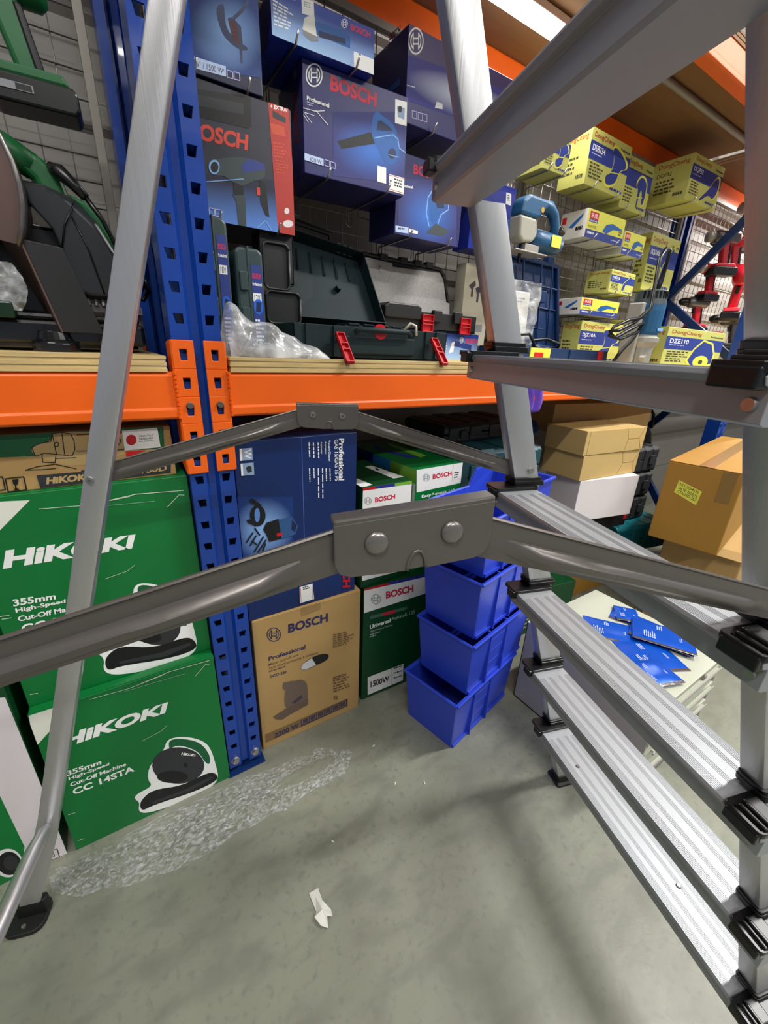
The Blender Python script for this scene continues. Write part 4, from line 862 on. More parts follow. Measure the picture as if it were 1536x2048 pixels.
def dcdec(W,D,H,model,tool,name=True,style='y',left=''):
    o=[]
    def q(u0,v0,u1,v1): return (u0*W,v0*H,u1*W,v0*H,u1*W,v1*H,u0*W,v1*H)
    def ql(u0,v0,u1,v1): return (u0*D,v0*H,u1*D,v0*H,u1*D,v1*H,u0*D,v1*H)
    if style=='y':
        o.append(('front','P','dcblue',0)+q(0,.46,1,.78)); o.append(('front','T','dcred','DongCheng')+q(.06,.83,.55,.94)); o.append(('front','T','dcink','Professional')+q(.72,.84,.96,.89))
        if model: o.append(('front','T','white',model)+q(.06,.62,.36,.73)); o.append(('front','B','lav','1')+q(.06,.54,.3,.58))
        o.append(('front','B','dcink','5')+q(.06,.12,.42,.42)); o.append(('front','B','dcblue','1')+q(.62,.04,.95,.13))
        o.append(('left','T','dcred','DongCheng')+ql(.12,.8,.9,.93)); 
        if left: o.append(('left','T','dcink',left)+ql(.12,.62,.5,.72))
        o.append(('left','B','dcink','4')+ql(.12,.2,.7,.55)); o.append(('left','B','dcink','1')+ql(.65,.06,.9,.2))
    else:
        o.append(('front','P','yellowb',0)+q(0,.30,1,1)); o.append(('front','P','dcblue',0)+q(0,0,1,.30)); o.append(('front','P','red',0)+q(.05,.66,.27,.93)); o.append(('front','T','white','东成')+q(.08,.71,.24,.88)); o.append(('front','P','dcblue',0)+q(.05,.56,.27,.66)); o.append(('front','T','white','DongCheng')+q(.07,.58,.25,.64))
        o.append(('front','T','dcink','H1P-FF02')+q(.05,.36,.26,.46)); o.append(('front','B','white','1')+q(.05,.08,.22,.22)); o.append(('front','B','dcink','3')+q(.86,.34,.96,.6)); o.append(('front','B','lav','1')+q(.7,.08,.92,.16))
        o.append(('left','P','red',0)+ql(.05,.6,.22,.85)); o.append(('left','B','black2','1')+ql(.62,.15,.9,.42)); o.append(('left','P','toolblue',0)+(.35*D,.45*H,.5*D,.6*H,.85*D,.88*H,.8*D,.72*H,.5*D,.4*H))
    sh=dict(drill=[(.45,.30),(.58,.36),(.62,.62),(.52,.8),(.62,.86),(.9,.7),(.94,.55),(.78,.5),(.74,.22),(.5,.12)],hammer=[(.5,.62),(.62,.72),(.8,.66),(.86,.5),(.84,.2),(.76,.2),(.72,.46),(.64,.46),(.62,.1),(.58,.1),(.56,.46),(.48,.5)],blower=[(.4,.1),(.66,.42),(.8,.72),(.92,.7),(.94,.4),(.82,.2),(.68,.3),(.44,.06)],grinder=[(.42,.36),(.5,.62),(.66,.72),(.92,.62),(.94,.54),(.7,.52),(.54,.3)],wand=[(.5,.2),(.56,.5),(.8,.84),(.84,.8),(.64,.46),(.6,.2),(.55,.12)],circ=[(.42,.2),(.5,.5),(.62,.72),(.78,.66),(.86,.4),(.86,.12),(.5,.05)])[tool]
    cx=sum(p[0] for p in sh)/len(sh);cy=sum(p[1] for p in sh)/len(sh)
    big=[(cx+(a-cx)*1.16,cy+(b-cy)*1.16) for a,b in sh]
    fl=lambda L:tuple(c for a,b in L for c in (a*W,b*H))
    if style=='y': o.append(('front','P','yellowb',0)+fl(big))
    o.append(('front','P','dcblue' if style=='y' else 'toolblue',0)+fl(sh))
    if tool in('drill','hammer'): o.append(('front','L','yellowb',.003)+fl([(cx-.12,cy-.12),(cx+.1,cy-.08)]))
    if tool=='circ': o.append(('front','E','yellowb',0)+q(.52,.0,.8,.34)); o.append(('front','E','dcink',0)+q(.62,.1,.7,.22))
    return o
def DCB(name,label,x,y,z,yaw,W,D,H,model,tool,style='y',left='',hook=True):
    t=carton(name,label,x,y,z,yaw,W,D,H,DCY if style=='y' else DCW,dcdec(W,D,H,model,tool,style=style,left=left))
    if hook: BX[label]=(x,y,z,yaw,W,D,H); HK.append((label,'the '+label.split(' hanging')[0].split(' on ')[0]))
DCB('sander_carton','small yellow carton hanging leftmost in the yellow top row',1.213,.295,1.698,-2.5,.126,.127,.113,'','drill')
DCB('sander_carton','big yellow carton hanging second from left in the yellow top row',1.46,.302,1.705,.5,.268,.117,.168,'DSB234','drill')
DCB('hammer_carton','yellow hammer drill carton hanging third in the yellow top row',1.737,.32,1.686,0,.205,.1,.174,'','hammer')
DCB('blower_carton','yellow leaf blower carton hanging at the right end of the top row',2.107,.252,1.767,-1.7,.277,.165,.163,'DQF32','blower',left='DQF32')
DCB('grinder_carton','white and yellow grinder carton hanging right of the jigsaw',1.518,.30,1.546,-1,.255,.12,.094,'','grinder','w')
DCB('grinder_carton','yellow carton with a blue base hanging beside the white and yellow one',1.79,.30,1.525,0,.17,.12,.084,'','grinder','w')
DCB('saw_carton','tall yellow carton with a navy panel hanging by the far frame',2.114,.356,1.425,0,.277,.06,.238,'DQU160B','wand')
DCB('tool_carton','yellow carton hanging halfway down above the router cable',1.762,.303,1.377,.8,.197,.116,.087,'DMD18','wand')
DCB('grinder_carton','low white and yellow angle grinder carton hanging lowest in the row',1.585,.303,1.277,-3,.263,.124,.063,'','grinder','w')
DCB('tool_carton','yellow carton on the plywood shelf left of the router',1.629,.31,1.0822,0,.33,.09,.172,'DJZ10A','drill',hook=False)
DCB('tool_carton','yellow carton on the plywood shelf right behind the router',2.03,.33,1.0822,0,.3,.09,.2,'','hammer',hook=False)
DCB('circular_saw_carton','wide yellow circular saw carton on the shelf edge above the ladder tread',1.775,.02,1.0822,0,.55,.12,.152,'DZE110','circ',hook=False)
# hooks
for k,lab in HK:
    x,y,z,yaw,W,D,H=BX[k]; ca,sa=math.cos(math.radians(yaw)),math.sin(math.radians(yaw))
    for j,f in enumerate((.2,.8)):
        hx=x+W*f*ca; hy=y+W*f*sa
        t=thing('wire_hook','%s bent wire hook under %s'%(('left','right')[j],lab),'hook',(0,0,0))
        MB().tube([(hx,.441,z-.03),(hx,.438,z-.006),(hx,hy+.02,z-.004),(hx,hy-.006,z-.003),(hx+.002,hy-.02,z+.016)],.0026,6).build('arm',WHOOK,t,smooth=True)
        MB().tube([(hx-.010,.439,z+.006),(hx-.010,.436,z-.036),(hx-.004,.434,z-.042),(hx+.004,.434,z-.042),(hx+.010,.436,z-.036),(hx+.010,.439,z+.006)],.0017,6).build('clip',WHOOK,t,smooth=True)
# ---------------- right side cartons and cabinet
carton('kraft_carton','upper of two pale cardboard mailer boxes on the white box',1.33,0,.757,-5.2,.37,.189,.094,KR2,[('front','L','kraftd',.0015,.02,.0,.02,.094),('front','L','kraftd',.0015,.24,.094,.26,.05,.33,.05,.36,.094),('front','L','kraftd',.0015,.26,.05,.25,.0),('front','L','kraftd',.0015,.33,.05,.36,.0)],flap=False)
carton('kraft_carton','lower of two pale cardboard mailer boxes on the white box',1.342,.0,.655,-4.4,.36,.19,.1,KR2,[('front','L','kraftd',.0015,.24,.1,.26,.05,.33,.05,.36,.09),('front','L','kraftd',.0015,.26,.05,.23,.0),('front','L','kraftd',.0015,.33,.05,.35,.0)],flap=False)
carton('white_carton','plain white box under the two pale mailer boxes',1.355,.0,.478,-11,.33,.19,.176,WHC,flap=False)
carton('kraft_carton','long cardboard box lying behind the mailer boxes under the orange beam',1.42,.22,.80,-7,.66,.15,.12,KR,flap=False)
carton('black_tool_carton','flat black tool box with red marks under the white box',1.40,.02,.395,-6,.36,.2,.08,BLK,[('top','P','red',0,.1,.02,.2,.02,.22,.06,.12,.06),('front','P','red',0,.34,.03,.36,.03,.36,.05,.34,.05),('front','P','red',0,.37,.03,.39,.03,.39,.05,.37,.05)],flap=False)
carton('plain_carton','wide cardboard box filling the shelf bottom under the stacked boxes',1.45,.08,.0,-3,.55,.32,.19,KRD,flap=False)
carton('green_tool_carton','dark green tool carton on the floor behind the grey cabinet',1.12,.0,0,-8,.30,.28,.21,GRND,[('left','O','greyink',0,.18,.06,.24,.06,.24,.13,.18,.13),('front','B','greytext','8',.02,.02,.14,.03,.14,.19,.02,.17)],flap=False)
_t=thing('shipping_carton','big brown shipping carton with a yellow label at right','box',(1.66,-.41,.435),math.radians(9.2))
MB().box((0,0,0),(.9,.235,.315)).build('carton_body',KRD,_t,.004)
_f=MB(); _f.box((.0,.0,.315),(.9,.115,.3175)); _f.build('flap',KRD,_t,.001); _f=MB(); _f.box((.0,.119,.315),(.9,.235,.3175)); _f.build('flap',KRD,_t,.001)
MB().box((-.0008,.02,.20),(.0,.062,.315)).box((-.0008,.095,.3176),(.9,.14,.3182)).build('tape',BTAPE,_t)
decals(_t,[('left','P','yellowb',0,.045,.20,.125,.17,.13,.225,.05,.25),('left','T','black2','NO: 2064633',.055,.232,.12,.214,.121,.224,.056,.243),('left','T','black2','DATE: 2023/12',.055,.217,.12,.199,.121,.208,.056,.227),('left','T','black2','CTN NO: 267',.055,.203,.12,.182,.121,.196,.056,.213)],.9,.235,.3175)
_t=thing('shipping_carton','lower crumpled brown carton under the big labelled carton','box',(1.80,-.46,0),math.radians(9.2))
MB().box((0,0,0),(.8,.27,.42)).build('carton_body',KR,_t,.006); _f=MB(); _f.add([(-.03,0,.40),(-.03,.26,.40),(.0,.26,.425),(0,0,.425)],[(0,1,2,3)]); _o=_f.build('flap',KR,_t); _o.modifiers.new('s','SOLIDIFY').thickness=.004
# hard cases behind: stack of dark cases and a teal one
def case(name,label,x,y,z,yaw,W,D,H,m,latch=None,cat='tool case',ribs=4):
    t=thing(name,label,cat,(x,y,z),math.radians(yaw)); 
    MB().prism([(0,.008),(.008,0),(D-.008,0),(D,.008),(D,H*.48),(0,H*.48)],'x',0,W).build('lower_shell',m,t,.004)
    MB().prism([(0,H*.52),(D,H*.52),(D,H-.012),(D-.012,H),(.012,H),(0,H-.012)],'x',0,W).build('lid',m,t,.004)
    r=MB()
    for i in range(ribs):
        a=W*(i+.5)/ribs; MB().prism([(-.004,.012),(-.004,H-.014),(.012,H+.003),(D-.012,H+.003),(D,H-.014),(D,.012)],'x',a-W/ribs*.28,a+W/ribs*.28).build('rib',m,t,.002)
    for f in (.22,.78):
        MB().box((W*f-.018,-.011,H*.32),(W*f+.018,-.003,H*.68)).build('latch',latch or m,t,.002)
    return t
for i,(x,z,lb) in enumerate(((1.80,.60,'topmost of the three dark grey ribbed cases'),(1.80,.475,'middle one of the three dark grey ribbed cases'),(1.81,.35,'lowest of the three dark grey ribbed cases'))): case('tool_case',lb,x,.07,z+.0,-5,.26,.16,.121,BLK3)
case('tool_case','bright teal power tool case under the dark grey cases',1.80,.02,.205,-12,.36,.2,.142,TEAL2)
case('tool_case','dark teal tool case with a navy label behind the ladder stile',.76,.10,.66,-6,.40,.26,.14,mat('petrol_plastic','1B4750',.4,0,.05,20))
decals(bpy.data.objects['tool_case.004'],[('front','P','navy2',0,.2,.01,.38,.01,.38,.06,.2,.06),('front','B','white','3',.27,.015,.37,.015,.37,.055,.27,.055),('front','B','white','1',.21,.02,.25,.02,.25,.03,.21,.03)],.40,.26,.14,.013)
case('tool_case','black tool case lying on top of the dark teal case',.80,.2,.802,3,.42,.22,.07,BLK)
case('tool_case','navy blue tool case behind the ladder stile under the beam',1.23,.24,.80,-4,.12,.2,.05,NVY)
carton('plain_carton','large dark carton on the floor holding up the teal case',.80,.09,.0,-2,.26,.3,.655,KRD,flap=False)
# black bag at the far right under the shelf
_t=thing('black_bag','slumped black cloth bag at the far end of the lower shelf space','bag',(2.12,.2,0))
_r=random.Random(5);_R=[]
for k in range(11):
    h=k/10; rr=(math.sin(math.pi*(.12+.86*h))**.5)*.21; _R.append([Vector((.22+(rr+.02*_r.uniform(-1,1))*1.0*math.cos(2*math.pi*j/16),.12+.55*rr*math.sin(2*math.pi*j/16),.80*h+.01*_r.uniform(-1,1) if 0<k else 0)) for j in range(16)])
_o=MB().loft(_R).build('bag_body',mat('black_cloth','0A0A0C',.9),_t,smooth=True); MB().tube([(.1,.1,.74),(.14,.08,.83),(.24,.08,.86),(.32,.09,.82),(.36,.1,.74)],.008,8).build('handle',MC['black_cloth'],_t,smooth=True)
# cabinet
_t=thing('drawer_cabinet','low grey metal drawer cabinet on the floor behind the treads','cabinet',(.864,-.617,0))
W,D,H=.384,.405,.308
c=MB(); c.box((0,0,0),(.004,D,H-.004)).box((W-.004,0,0),(W,D,H-.004)).box((0,D-.004,0),(W,D,H-.004)).box((0,0,0),(W,D,.006)); c.build('side_panels',CABS,_t,.0008)
MB().box((-.001,-.004,H-.006),(W+.001,D+.001,H)).build('top_panel',CAB,_t,.0015)
for i in range(4):
    z1=H-.012-i*.070; z0=z1-.060
    dr=MB().box((.008,-.002,z0),(W-.008,.012,z1-.016)).box((.008,.008,z1-.016),(W-.008,.012,z1)).prism([(-.010,z1-.018),(-.002,z1-.024),(-.002,z1-.016),(-.010,z1-.014)],'x',.04,W-.04)
    d=dr.build('drawer',CAB,_t,.0008); MB().box((.03,-.013,z1-.02),(W-.03,-.010,z1-.013)).build('pull_lip',CABS,d,.001)
MB().cyl((W*.66,-.008,H-.022),(W*.66,.0,H-.022),.009,16).build('lock',RIVET,_t,.001)
# foil packs
LB=mat('blue_foil_pack','0E54C8',.22,.25,.06,12,.4); LF=mat('silver_foil_edge','9A9CA4',.2,.9,.1,60,.5)
def pack(label,cx,cy,w,h,a,z):
    t=thing('foil_pack',label,'pack',(cx,cy,z),math.radians(a),None)
    n=8;mb=MB();vs=[];rnd=random.Random(int(cx*1e4))
    for j in range(n+1):
        for i in range(n+1):
            u,v=i/n-.5,j/n-.5; k=max(0,1-(2*abs(u))**4)*max(0,1-(2*abs(v))**4); vs.append((u*w,v*h,.0012+.0055*k+rnd.uniform(-.0006,.0006)))
    b=[(x,y,.0002) for x,y,_ in vs]; N=(n+1)**2
    fs=[(j*(n+1)+i,j*(n+1)+i+1,(j+1)*(n+1)+i+1,(j+1)*(n+1)+i) for j in range(n) for i in range(n)]
    mb.add(vs,fs); mb.add(b,[f[::-1] for f in fs]); mb.build('pouch',LB,t,smooth=True)
    MB().box((-w/2-.006,-h/2,.0006),(-w/2+.004,h/2,.0022)).build('sealed_edge',LF,t,.0004)
    d=[('top','B','icelabel','6',.12*w,.62*h,.5*w,.62*h,.5*w,.82*h,.12*w,.82*h),('top','B','icelabel','3',.62*w,.5*h,.85*w,.5*h,.85*w,.6*h,.62*w,.6*h),('top','B','icelabel','2',.3*w,.2*h,.5*w,.2*h,.5*w,.25*h,.3*w,.25*h)]
    e=thing('x','x','x'); e.parent=t; e.location=(-w/2,-h/2,0); decals(e,d,w,h,.0068)
    for c_ in list(e.children):
        c_.parent=t; c_.location=(-w/2,-h/2,0)
    bpy.data.objects.remove(e)
z=.3085
for k,(cx,cy,w,h,a,dz,lb) in enumerate(((1.055,-.375,.10,.15,35,0,'foil pack lying flattest at the back left of the cabinet top'),(1.175,-.355,.085,.075,20,0,'small foil pack at the back of the cabinet top, lowest of its pile'),(1.18,-.36,.08,.07,38,.007,'small foil pack at the back of the cabinet top, uppermost of its pile'),(1.172,-.47,.115,.17,12,0,'foil pack lowest in the fanned pile toward the drawer lock'),(1.165,-.478,.112,.17,20,.007,'foil pack second lowest in the fanned pile toward the drawer lock'),(1.155,-.484,.112,.165,28,.014,'foil pack uppermost in the fanned pile toward the drawer lock'),(1.045,-.50,.13,.15,62,0,'foil pack at the middle with its printed face fully shown'),(.965,-.545,.09,.12,70,.007,'foil pack half hidden under the tread at the cabinet front'))): pack('blue '+lb,cx,cy,w,h,a,z+dz)
# ---------------- bins
def bin_(label,x,y,z,yaw,H=.183,top=False,lp=False):
    t=thing('parts_bin',label,'bin',(x,y,z),math.radians(yaw),'stack of blue parts bins'); Lx,Wy=.30,.19; th=.004
    def wall(p,nm='wall',b=.0008): 
        vs=[Vector(q) for q in p]; n=(vs[1]-vs[0]).cross(vs[2]-vs[0]).normalized()*th
        k=len(vs); MB().add(vs+[v-n for v in vs],[tuple(range(k)),tuple(range(2*k-1,k-1,-1))]+[(i,i+k,(i+1)%k+k,(i+1)%k) for i in range(k)]).build(nm,BIN,t,b)
    i0=.010; fx=-.018   # front top leans out
    zb=H; zr=H+.05 if top else H
    wall([(0,i0,0),(0,Wy-i0,0),(fx,Wy,H),(fx,0,H)],'front_wall'); wall([(Lx,Wy-i0,0),(Lx,i0,0),(Lx+.006,0,zr),(Lx+.006,Wy,zr)],'back_wall')
    s=[(0,0),(Lx,0),(Lx+.006,zr)]+([(Lx-.10,zr),(Lx-.13,H)] if top else [])+[(fx,H)]
    f=lambda p,sd:(p[0],(i0*(1-p[1]/H) if sd else Wy-i0*(1-p[1]/H)) if p[1]<=H else (0 if sd else Wy),p[1])
    wall([f(p,1) for p in s],'side_wall'); wall([f(p,0) for p in s][::-1],'side_wall')
    MB().box((.002,i0,0),(Lx-.002,Wy-i0,.004)).build('base',BIN,t)
    r=MB(); r.tube([(fx-.004,-.004,H),(Lx-(.13 if top else -.01),-.004,H)],.0048,6); r.tube([(fx-.004,Wy+.004,H),(Lx-(.13 if top else -.01),Wy+.004,H)],.0048,6); r.tube([(fx-.004,-.004,H),(fx-.004,Wy+.004,H)],.0048,6); r.tube([(Lx+.01,-.004,zr),(Lx+.01,Wy+.004,zr)],.0048,6)
    if top: r.tube([(Lx-.13,-.004,H),(Lx-.10,-.004,zr),(Lx+.01,-.004,zr)],.0048,6); r.tube([(Lx-.13,Wy+.004,H),(Lx-.10,Wy+.004,zr),(Lx+.01,Wy+.004,zr)],.0048,6)
    r.build('rim',BIN,t)
    g=MB()
    for xx in (.075,.165): g.prism([(xx,.0),(xx+.005,.0),(xx+.005,H),(xx,H)],'y',-.002,.012)
    for zz in (.30,.56,.80): g.box((.08,-.001+.01*(1-zz),H*zz),(.165,.01,H*zz+.003))
    g.box((0,.004,0),(Lx,.009,.010)); g.build('moulded_rib',BIN,t)
bin_('lowest open blue bin of the stack on the floor',.541,-.265,0,12); bin_('second blue bin up from the floor in the stack',.578,-.262,.186,12); bin_('third blue bin up from the floor in the stack',.588,-.252,.372,12); bin_('topmost blue bin with a raised back in the stack',.600,-.242,.558,12,H=.17,top=True)
# ---------------- floor litter and film
def film_strip(name,label,L,R,m,seed,amp,cat):
    t=MB(); rnd=random.Random(seed); import mathutils.noise as mn
    n=150; k=26; vs=[]
    for i in range(n+1):
        f=i/n*(len(L)-1); a=min(int(f),len(L)-2); q=f-a
        l=Vector(L[a]).lerp(Vector(L[a+1]),q); r=Vector(R[a]).lerp(Vector(R[a+1]),q)
        for j in range(k+1):
            p=l.lerp(r,j/k); P=Vector((p.x,p.y,0)); e=min(1,4*min(j,k-j)/k+.15)
            h=abs(mn.noise(P*38+Vector((seed,0,0))))*1.0+abs(mn.noise(P*95))*.6+abs(mn.noise(P*14))*1.2
            p2=P+Vector((mn.noise(P*22+Vector((9,0,0))),mn.noise(P*22+Vector((0,9,0))),0))*.012
            vs.append((p2.x,p2.y,.0015+amp*h*e))
    fs=[(i*(k+1)+j,(i+1)*(k+1)+j,(i+1)*(k+1)+j+1,i*(k+1)+j+1) for i in range(n) for j in range(k)]
    fs=[f for f in fs if ((vs[f[0]][0]-.135)/.085)**2+((vs[f[0]][1]+.108-.02*(vs[f[0]][0]-.135))/.020)**2>1]
    t.add(vs,fs)
    o=t.build(name,m); tag(o,label,cat); return o
film_strip('plastic_wrap','crumpled clear plastic wrap lying on the floor along the green cartons',[(-.435,-.03),(-.37,-.030),(-.26,-.028),(-.14,-.028),(-.02,-.032),(.08,-.045),(.18,-.055),(.245,-.080),(.275,-.105)],[(-.440,-.075),(-.38,-.118),(-.30,-.145),(-.18,-.168),(-.06,-.165),(.04,-.172),(.14,-.165),(.225,-.160),(.268,-.13)],FILM,3,.016,'plastic')
_t=MB(); _o=[(.030,-.365),(.050,-.368),(.048,-.395),(.058,-.415),(.055,-.428),(.045,-.424),(.040,-.440),(.028,-.430),(.022,-.412),(.030,-.402)]
_v=[(x,y,.002+.004*((i*7)%3)) for i,(x,y) in enumerate(_o)]; _t.add(_v+[(.039,-.38,.006),(.04,-.41,.013)],[(0,10,1),(1,10,2),(0,9,10),(10,9,11),(10,11,2),(2,11,3),(3,11,4),(4,11,5),(5,11,6),(6,11,7),(7,11,8),(8,11,9)])
_o=_t.build('crumpled_tissue',PAPER); _o.modifiers.new('s','SOLIDIFY').thickness=.0012; tag(_o,'small crumpled white paper scrap on the open floor','paper')
for i,(px,py,a,lb) in enumerate(((.34,-.13,.3,'white chip on the floor by the blue bin'),(.40,-.30,1.2,'white chip on the floor before the ladder foot'),(.12,-.30,2.,'grey bead on the floor above the paper scrap'),(.33,-.26,.6,'white chip on the floor in the middle'))):
    o=MB().prism(rrect(.008,.0025,.001,2),'z',.0,.0016).build('floor_chip',mat('pale_chip','DDDDD5',.6)); o.location=(px,py,.0003); o.rotation_euler=(0,0,a); tag(o,'tiny '+lb,'litter')
# ---------------- shelf goods, right bay
S=1.0822
def spinecase(label,x,y,W,D,H,txt):
    t=thing('tool_case',label,'tool case',(x,y,S)); a=.008
    MB().prism([(0,0),(W,0),(W,H-a),(W-a,H),(a,H),(0,H-a)],'y',0,D).build('shell',GG,t,.006)
    MB().prism([(W*.42,-.002),(W*.50,-.002),(W*.50,H+.002),(W*.42,H+.002)],'y',-.0015,D).build('seam_rib',GG,t,.001)
    for zz in (.3,.62): MB().box((W*.1,-.006,H*zz),(W*.4,.0,H*zz+.035)).build('latch',GG,t,.002)
    decals(t,[('front','P','navymid',0,W*.54,.012,W*.92,.012,W*.92,H-.03,W*.54,H-.03),('front','T','bred','BOSCH',W*.58,H-.055,W*.88,H-.055,W*.88,H-.045,W*.58,H-.045),('front','T','white','Professional',W*.57,H-.068,W*.9,H-.068,W*.9,H-.062,W*.57,H-.062),('front','P','white',0,W*.56,H-.098,W*.86,H-.098,W*.86,H-.082,W*.56,H-.082),('front','T','black2',txt,W*.6,H-.096,W*.82,H-.096,W*.82,H-.085,W*.6,H-.085),('front','E','vividblue',0,W*.56,.085,W*.9,.085,W*.9,.115,W*.56,.115),('front','P','navy',0,W*.62,.09,W*.8,.09,W*.84,.108,W*.66,.11),('front','B','white','7',W*.58,.02,W*.88,.02,W*.88,.075,W*.58,.075)],W,D,H,.0006)
spinecase('upright grey green case marked 18V right against the blue post',.048,.10,.05,.24,.252,'18V')
spinecase('upright grey green case second from the blue post',.108,.10,.058,.24,.208,'12V')
# clear bag
import mathutils.noise as mn
_t=thing('plastic_bag','clear plastic bag with fittings on the shelf edge beside the blue post','bag',(.06,.005,S))
n,k=44,30; vs=[]
for i in range(n+1):
    for j in range(k+1):
        u,v=i/n,j/k; x=u*.215; y=v*(.085-.045*u); env=(math.sin(math.pi*min(1,v*1.0))**.5)*( .105*(1-u)**.75+.002)*(min(1,u*9+.55))
        p=Vector((x,y,0)); h=env*(.88+.22*mn.noise(p*26))+.0015*mn.noise(p*90); vs.append((x+.004*mn.noise(p*60),y-.02*0+.005*mn.noise(p*50),max(.0008,h)))
MB().add(vs,[(i*(k+1)+j,(i+1)*(k+1)+j,(i+1)*(k+1)+j+1,i*(k+1)+j+1) for i in range(n) for j in range(k)]).build('bag_film',BAGM,_t,smooth=True)
b=MB()
for i in range(6): 
    x=.03+.025*i; b.tube([(x,.02,.012),(x+.02,.045,.03-.003*i),(x+.03,.06,.012)],.006,7)
b.build('metal_fitting',mat('grey_metal_parts','8C8C90',.4,.8),_t); MB().box((.02,.02,.001),(.15,.06,.02)).build('grey_part',mat('mid_grey_plastic','77787C',.5),_t,.004)
# open teal case
def tray(par,name,m,x0,x1,y0,y1,z0,z1,th=.004,bev=.003):
    MB().box((x0,y0,z0),(x1,y1,z0+th)).build('case_floor',m,par)
    MB().box((x0,y0,z0),(x1,y0+th,z1)).build('front_wall',m,par,bev*.4); MB().box((x0,y1-th,z0),(x1,y1,z1)).build('rear_wall',m,par,bev*.4)
    MB().box((x0,y0,z0),(x0+th,y1,z1)).build('side_wall',m,par,bev*.4); MB().box((x1-th,y0,z0),(x1,y1,z1)).build('side_wall',m,par,bev*.4)
def latch(par,x,y,z,w,h,m=RED,tilt=0):
    loc=(x,y,z+h); x=0;y=0;z=-h
    t=MB(); t.box((x-w/2,y-.003,z),(x+w/2,y,z+h)).box((x-w/2,y-.010,z),(x-w/2+.0025,y,z+h)).box((x+w/2-.0025,y-.010,z),(x+w/2,y,z+h))
    for f in (0,.42,.62,.97): t.box((x-w/2,y-.010,z+h*f),(x+w/2,y,z+h*f+.0025))
    o=t.build('latch',m,par,.0006); o.location=loc; o.rotation_euler=(-tilt,0,0); return o
_t=thing('tool_case','open dark teal tool case with red latches in the middle of the shelf','tool case',(0,0,0))
tray(_t,'base',TEAL,.205,.640,.045,.29,S,S+.072)
for x in (.232,.300,.565,.60): MB().box((x,.041,S+.006),(x+.014,.046,S+.072)).build('rib',TEAL,_t,.001)
MB().box((.33,.038,S+.012),(.53,.046,S+.052)).build('handle_panel',TEAL,_t,.003); MB().tube([(.35,.034,S+.058),(.36,.028,S+.066),(.50,.028,S+.066),(.51,.034,S+.058)],.006,8).build('handle',TEAL,_t,smooth=True)
MB().prism([(.424+.017*math.cos(math.pi+math.pi*k/12),S+.060+.013*math.sin(math.pi+math.pi*k/12)) for k in range(13)],'y',.0365,.0385).build('red_badge',RED,_t); MB().prism([(.424+.015*math.cos(math.pi*k/12),S+.073+.008*math.sin(math.pi*k/12)) for k in range(13)],'y',.0405,.0425).build('red_badge',RED,_t)
latch(_t,.310,.036,S-.028,.021,.080,tilt=.72); latch(_t,.584,.036,S-.028,.021,.080,tilt=.72)
lid=[(.268,.30,S+.08),(.588,.30,S+.08),(.566,.405,S+.275),(.315,.405,S+.305)]
v=[Vector(p) for p in lid]; nrm=(v[1]-v[0]).cross(v[2]-v[0]).normalized()
MB().add(v+[p+nrm*-.005 for p in v],[(0,1,2,3),(7,6,5,4),(0,4,5,1),(1,5,6,2),(2,6,7,3),(3,7,4,0)]).build('lid_panel',TEAL,_t)
for a,b_ in ((0,1),(1,2),(2,3),(3,0)):
    A,B=v[a],v[b_]; q=nrm*.038; MB().add([A,B,B+q,A+q]+[p+(v[(a+2)%4]-A).normalized()*.004 for p in (A,B,B+q,A+q)],[(0,1,2,3),(7,6,5,4),(3,2,6,7),(0,4,5,1)]).build('lid_rim',TEAL,_t)
for f in (.2,.35,.5,.65,.8):
    A=v[0].lerp(v[1],f)*.35+v[3].lerp(v[2],f)*.65; B=v[0].lerp(v[1],f)*.1+v[3].lerp(v[2],f)*.9; MB().tube([A+nrm*.002,B+nrm*.002],.0025,5).build('lid_rib',TEAL,_t)
A=v[0].lerp(v[1],.62)*.5+v[3].lerp(v[2],.62)*.5; MB().tube([A,A+nrm*.016],.009,10).build('lid_boss',TEAL,_t)
MB().tube([v[3].lerp(v[2],.15),v[3].lerp(v[2],.15)+Vector((0,0,.045)),v[3].lerp(v[2],.62)+Vector((0,0,.045)),v[3].lerp(v[2],.62)],.008,8).build('lid_handle',BLK,_t,smooth=True)
for f in (.72,.80,.88): MB().box((-.008,-.012,0),(.008,.012,.03)).build('lid_latch_post',BLK,_t,.003,loc=v[3].lerp(v[2],f))
MB().tube([(.50,.05,S+.07),(.515,.042,S+.088),(.53,.040,S+.083),(.533,.040,S+.06)],.0035,6).build('strap',mat('cream_strap','C9C4B4',.6),_t,smooth=True)
b=MB().box((.36,.10,S+.05),(.54,.16,S+.078))
for k in range(4): b.box((.37+.043*k,.098,S+.078),(.40+.043*k,.162,S+.082))
b.build('inner_divider',TEAL,_t,.001)
_t=thing('black_organizer_tray','black plastic organizer tray standing between the cases','tray',(.205,.24,S+.075))
tray(_t,'t',BLK,0,.085,0,.05,.09,.20); 
for a,bb,c,d in ((0,.085,0,.07),(-.002,.06,.075,.17)):
    f=MB(); 
    f.prism(rrect(bb-a,d-c,.012,4,(a+bb)/2,(c+d)/2),'y',-.03,-.027); r=MB(); P=rrect(bb-a,d-c,.012,4,(a+bb)/2,(c+d)/2); r.tube([(p[0],-.034,p[1]) for p in P+P[:1]],.003,6); r.build('pocket_rim',mat('satin_black','26282A',.35),_t,smooth=True); f.build('pocket',BLK,_t)
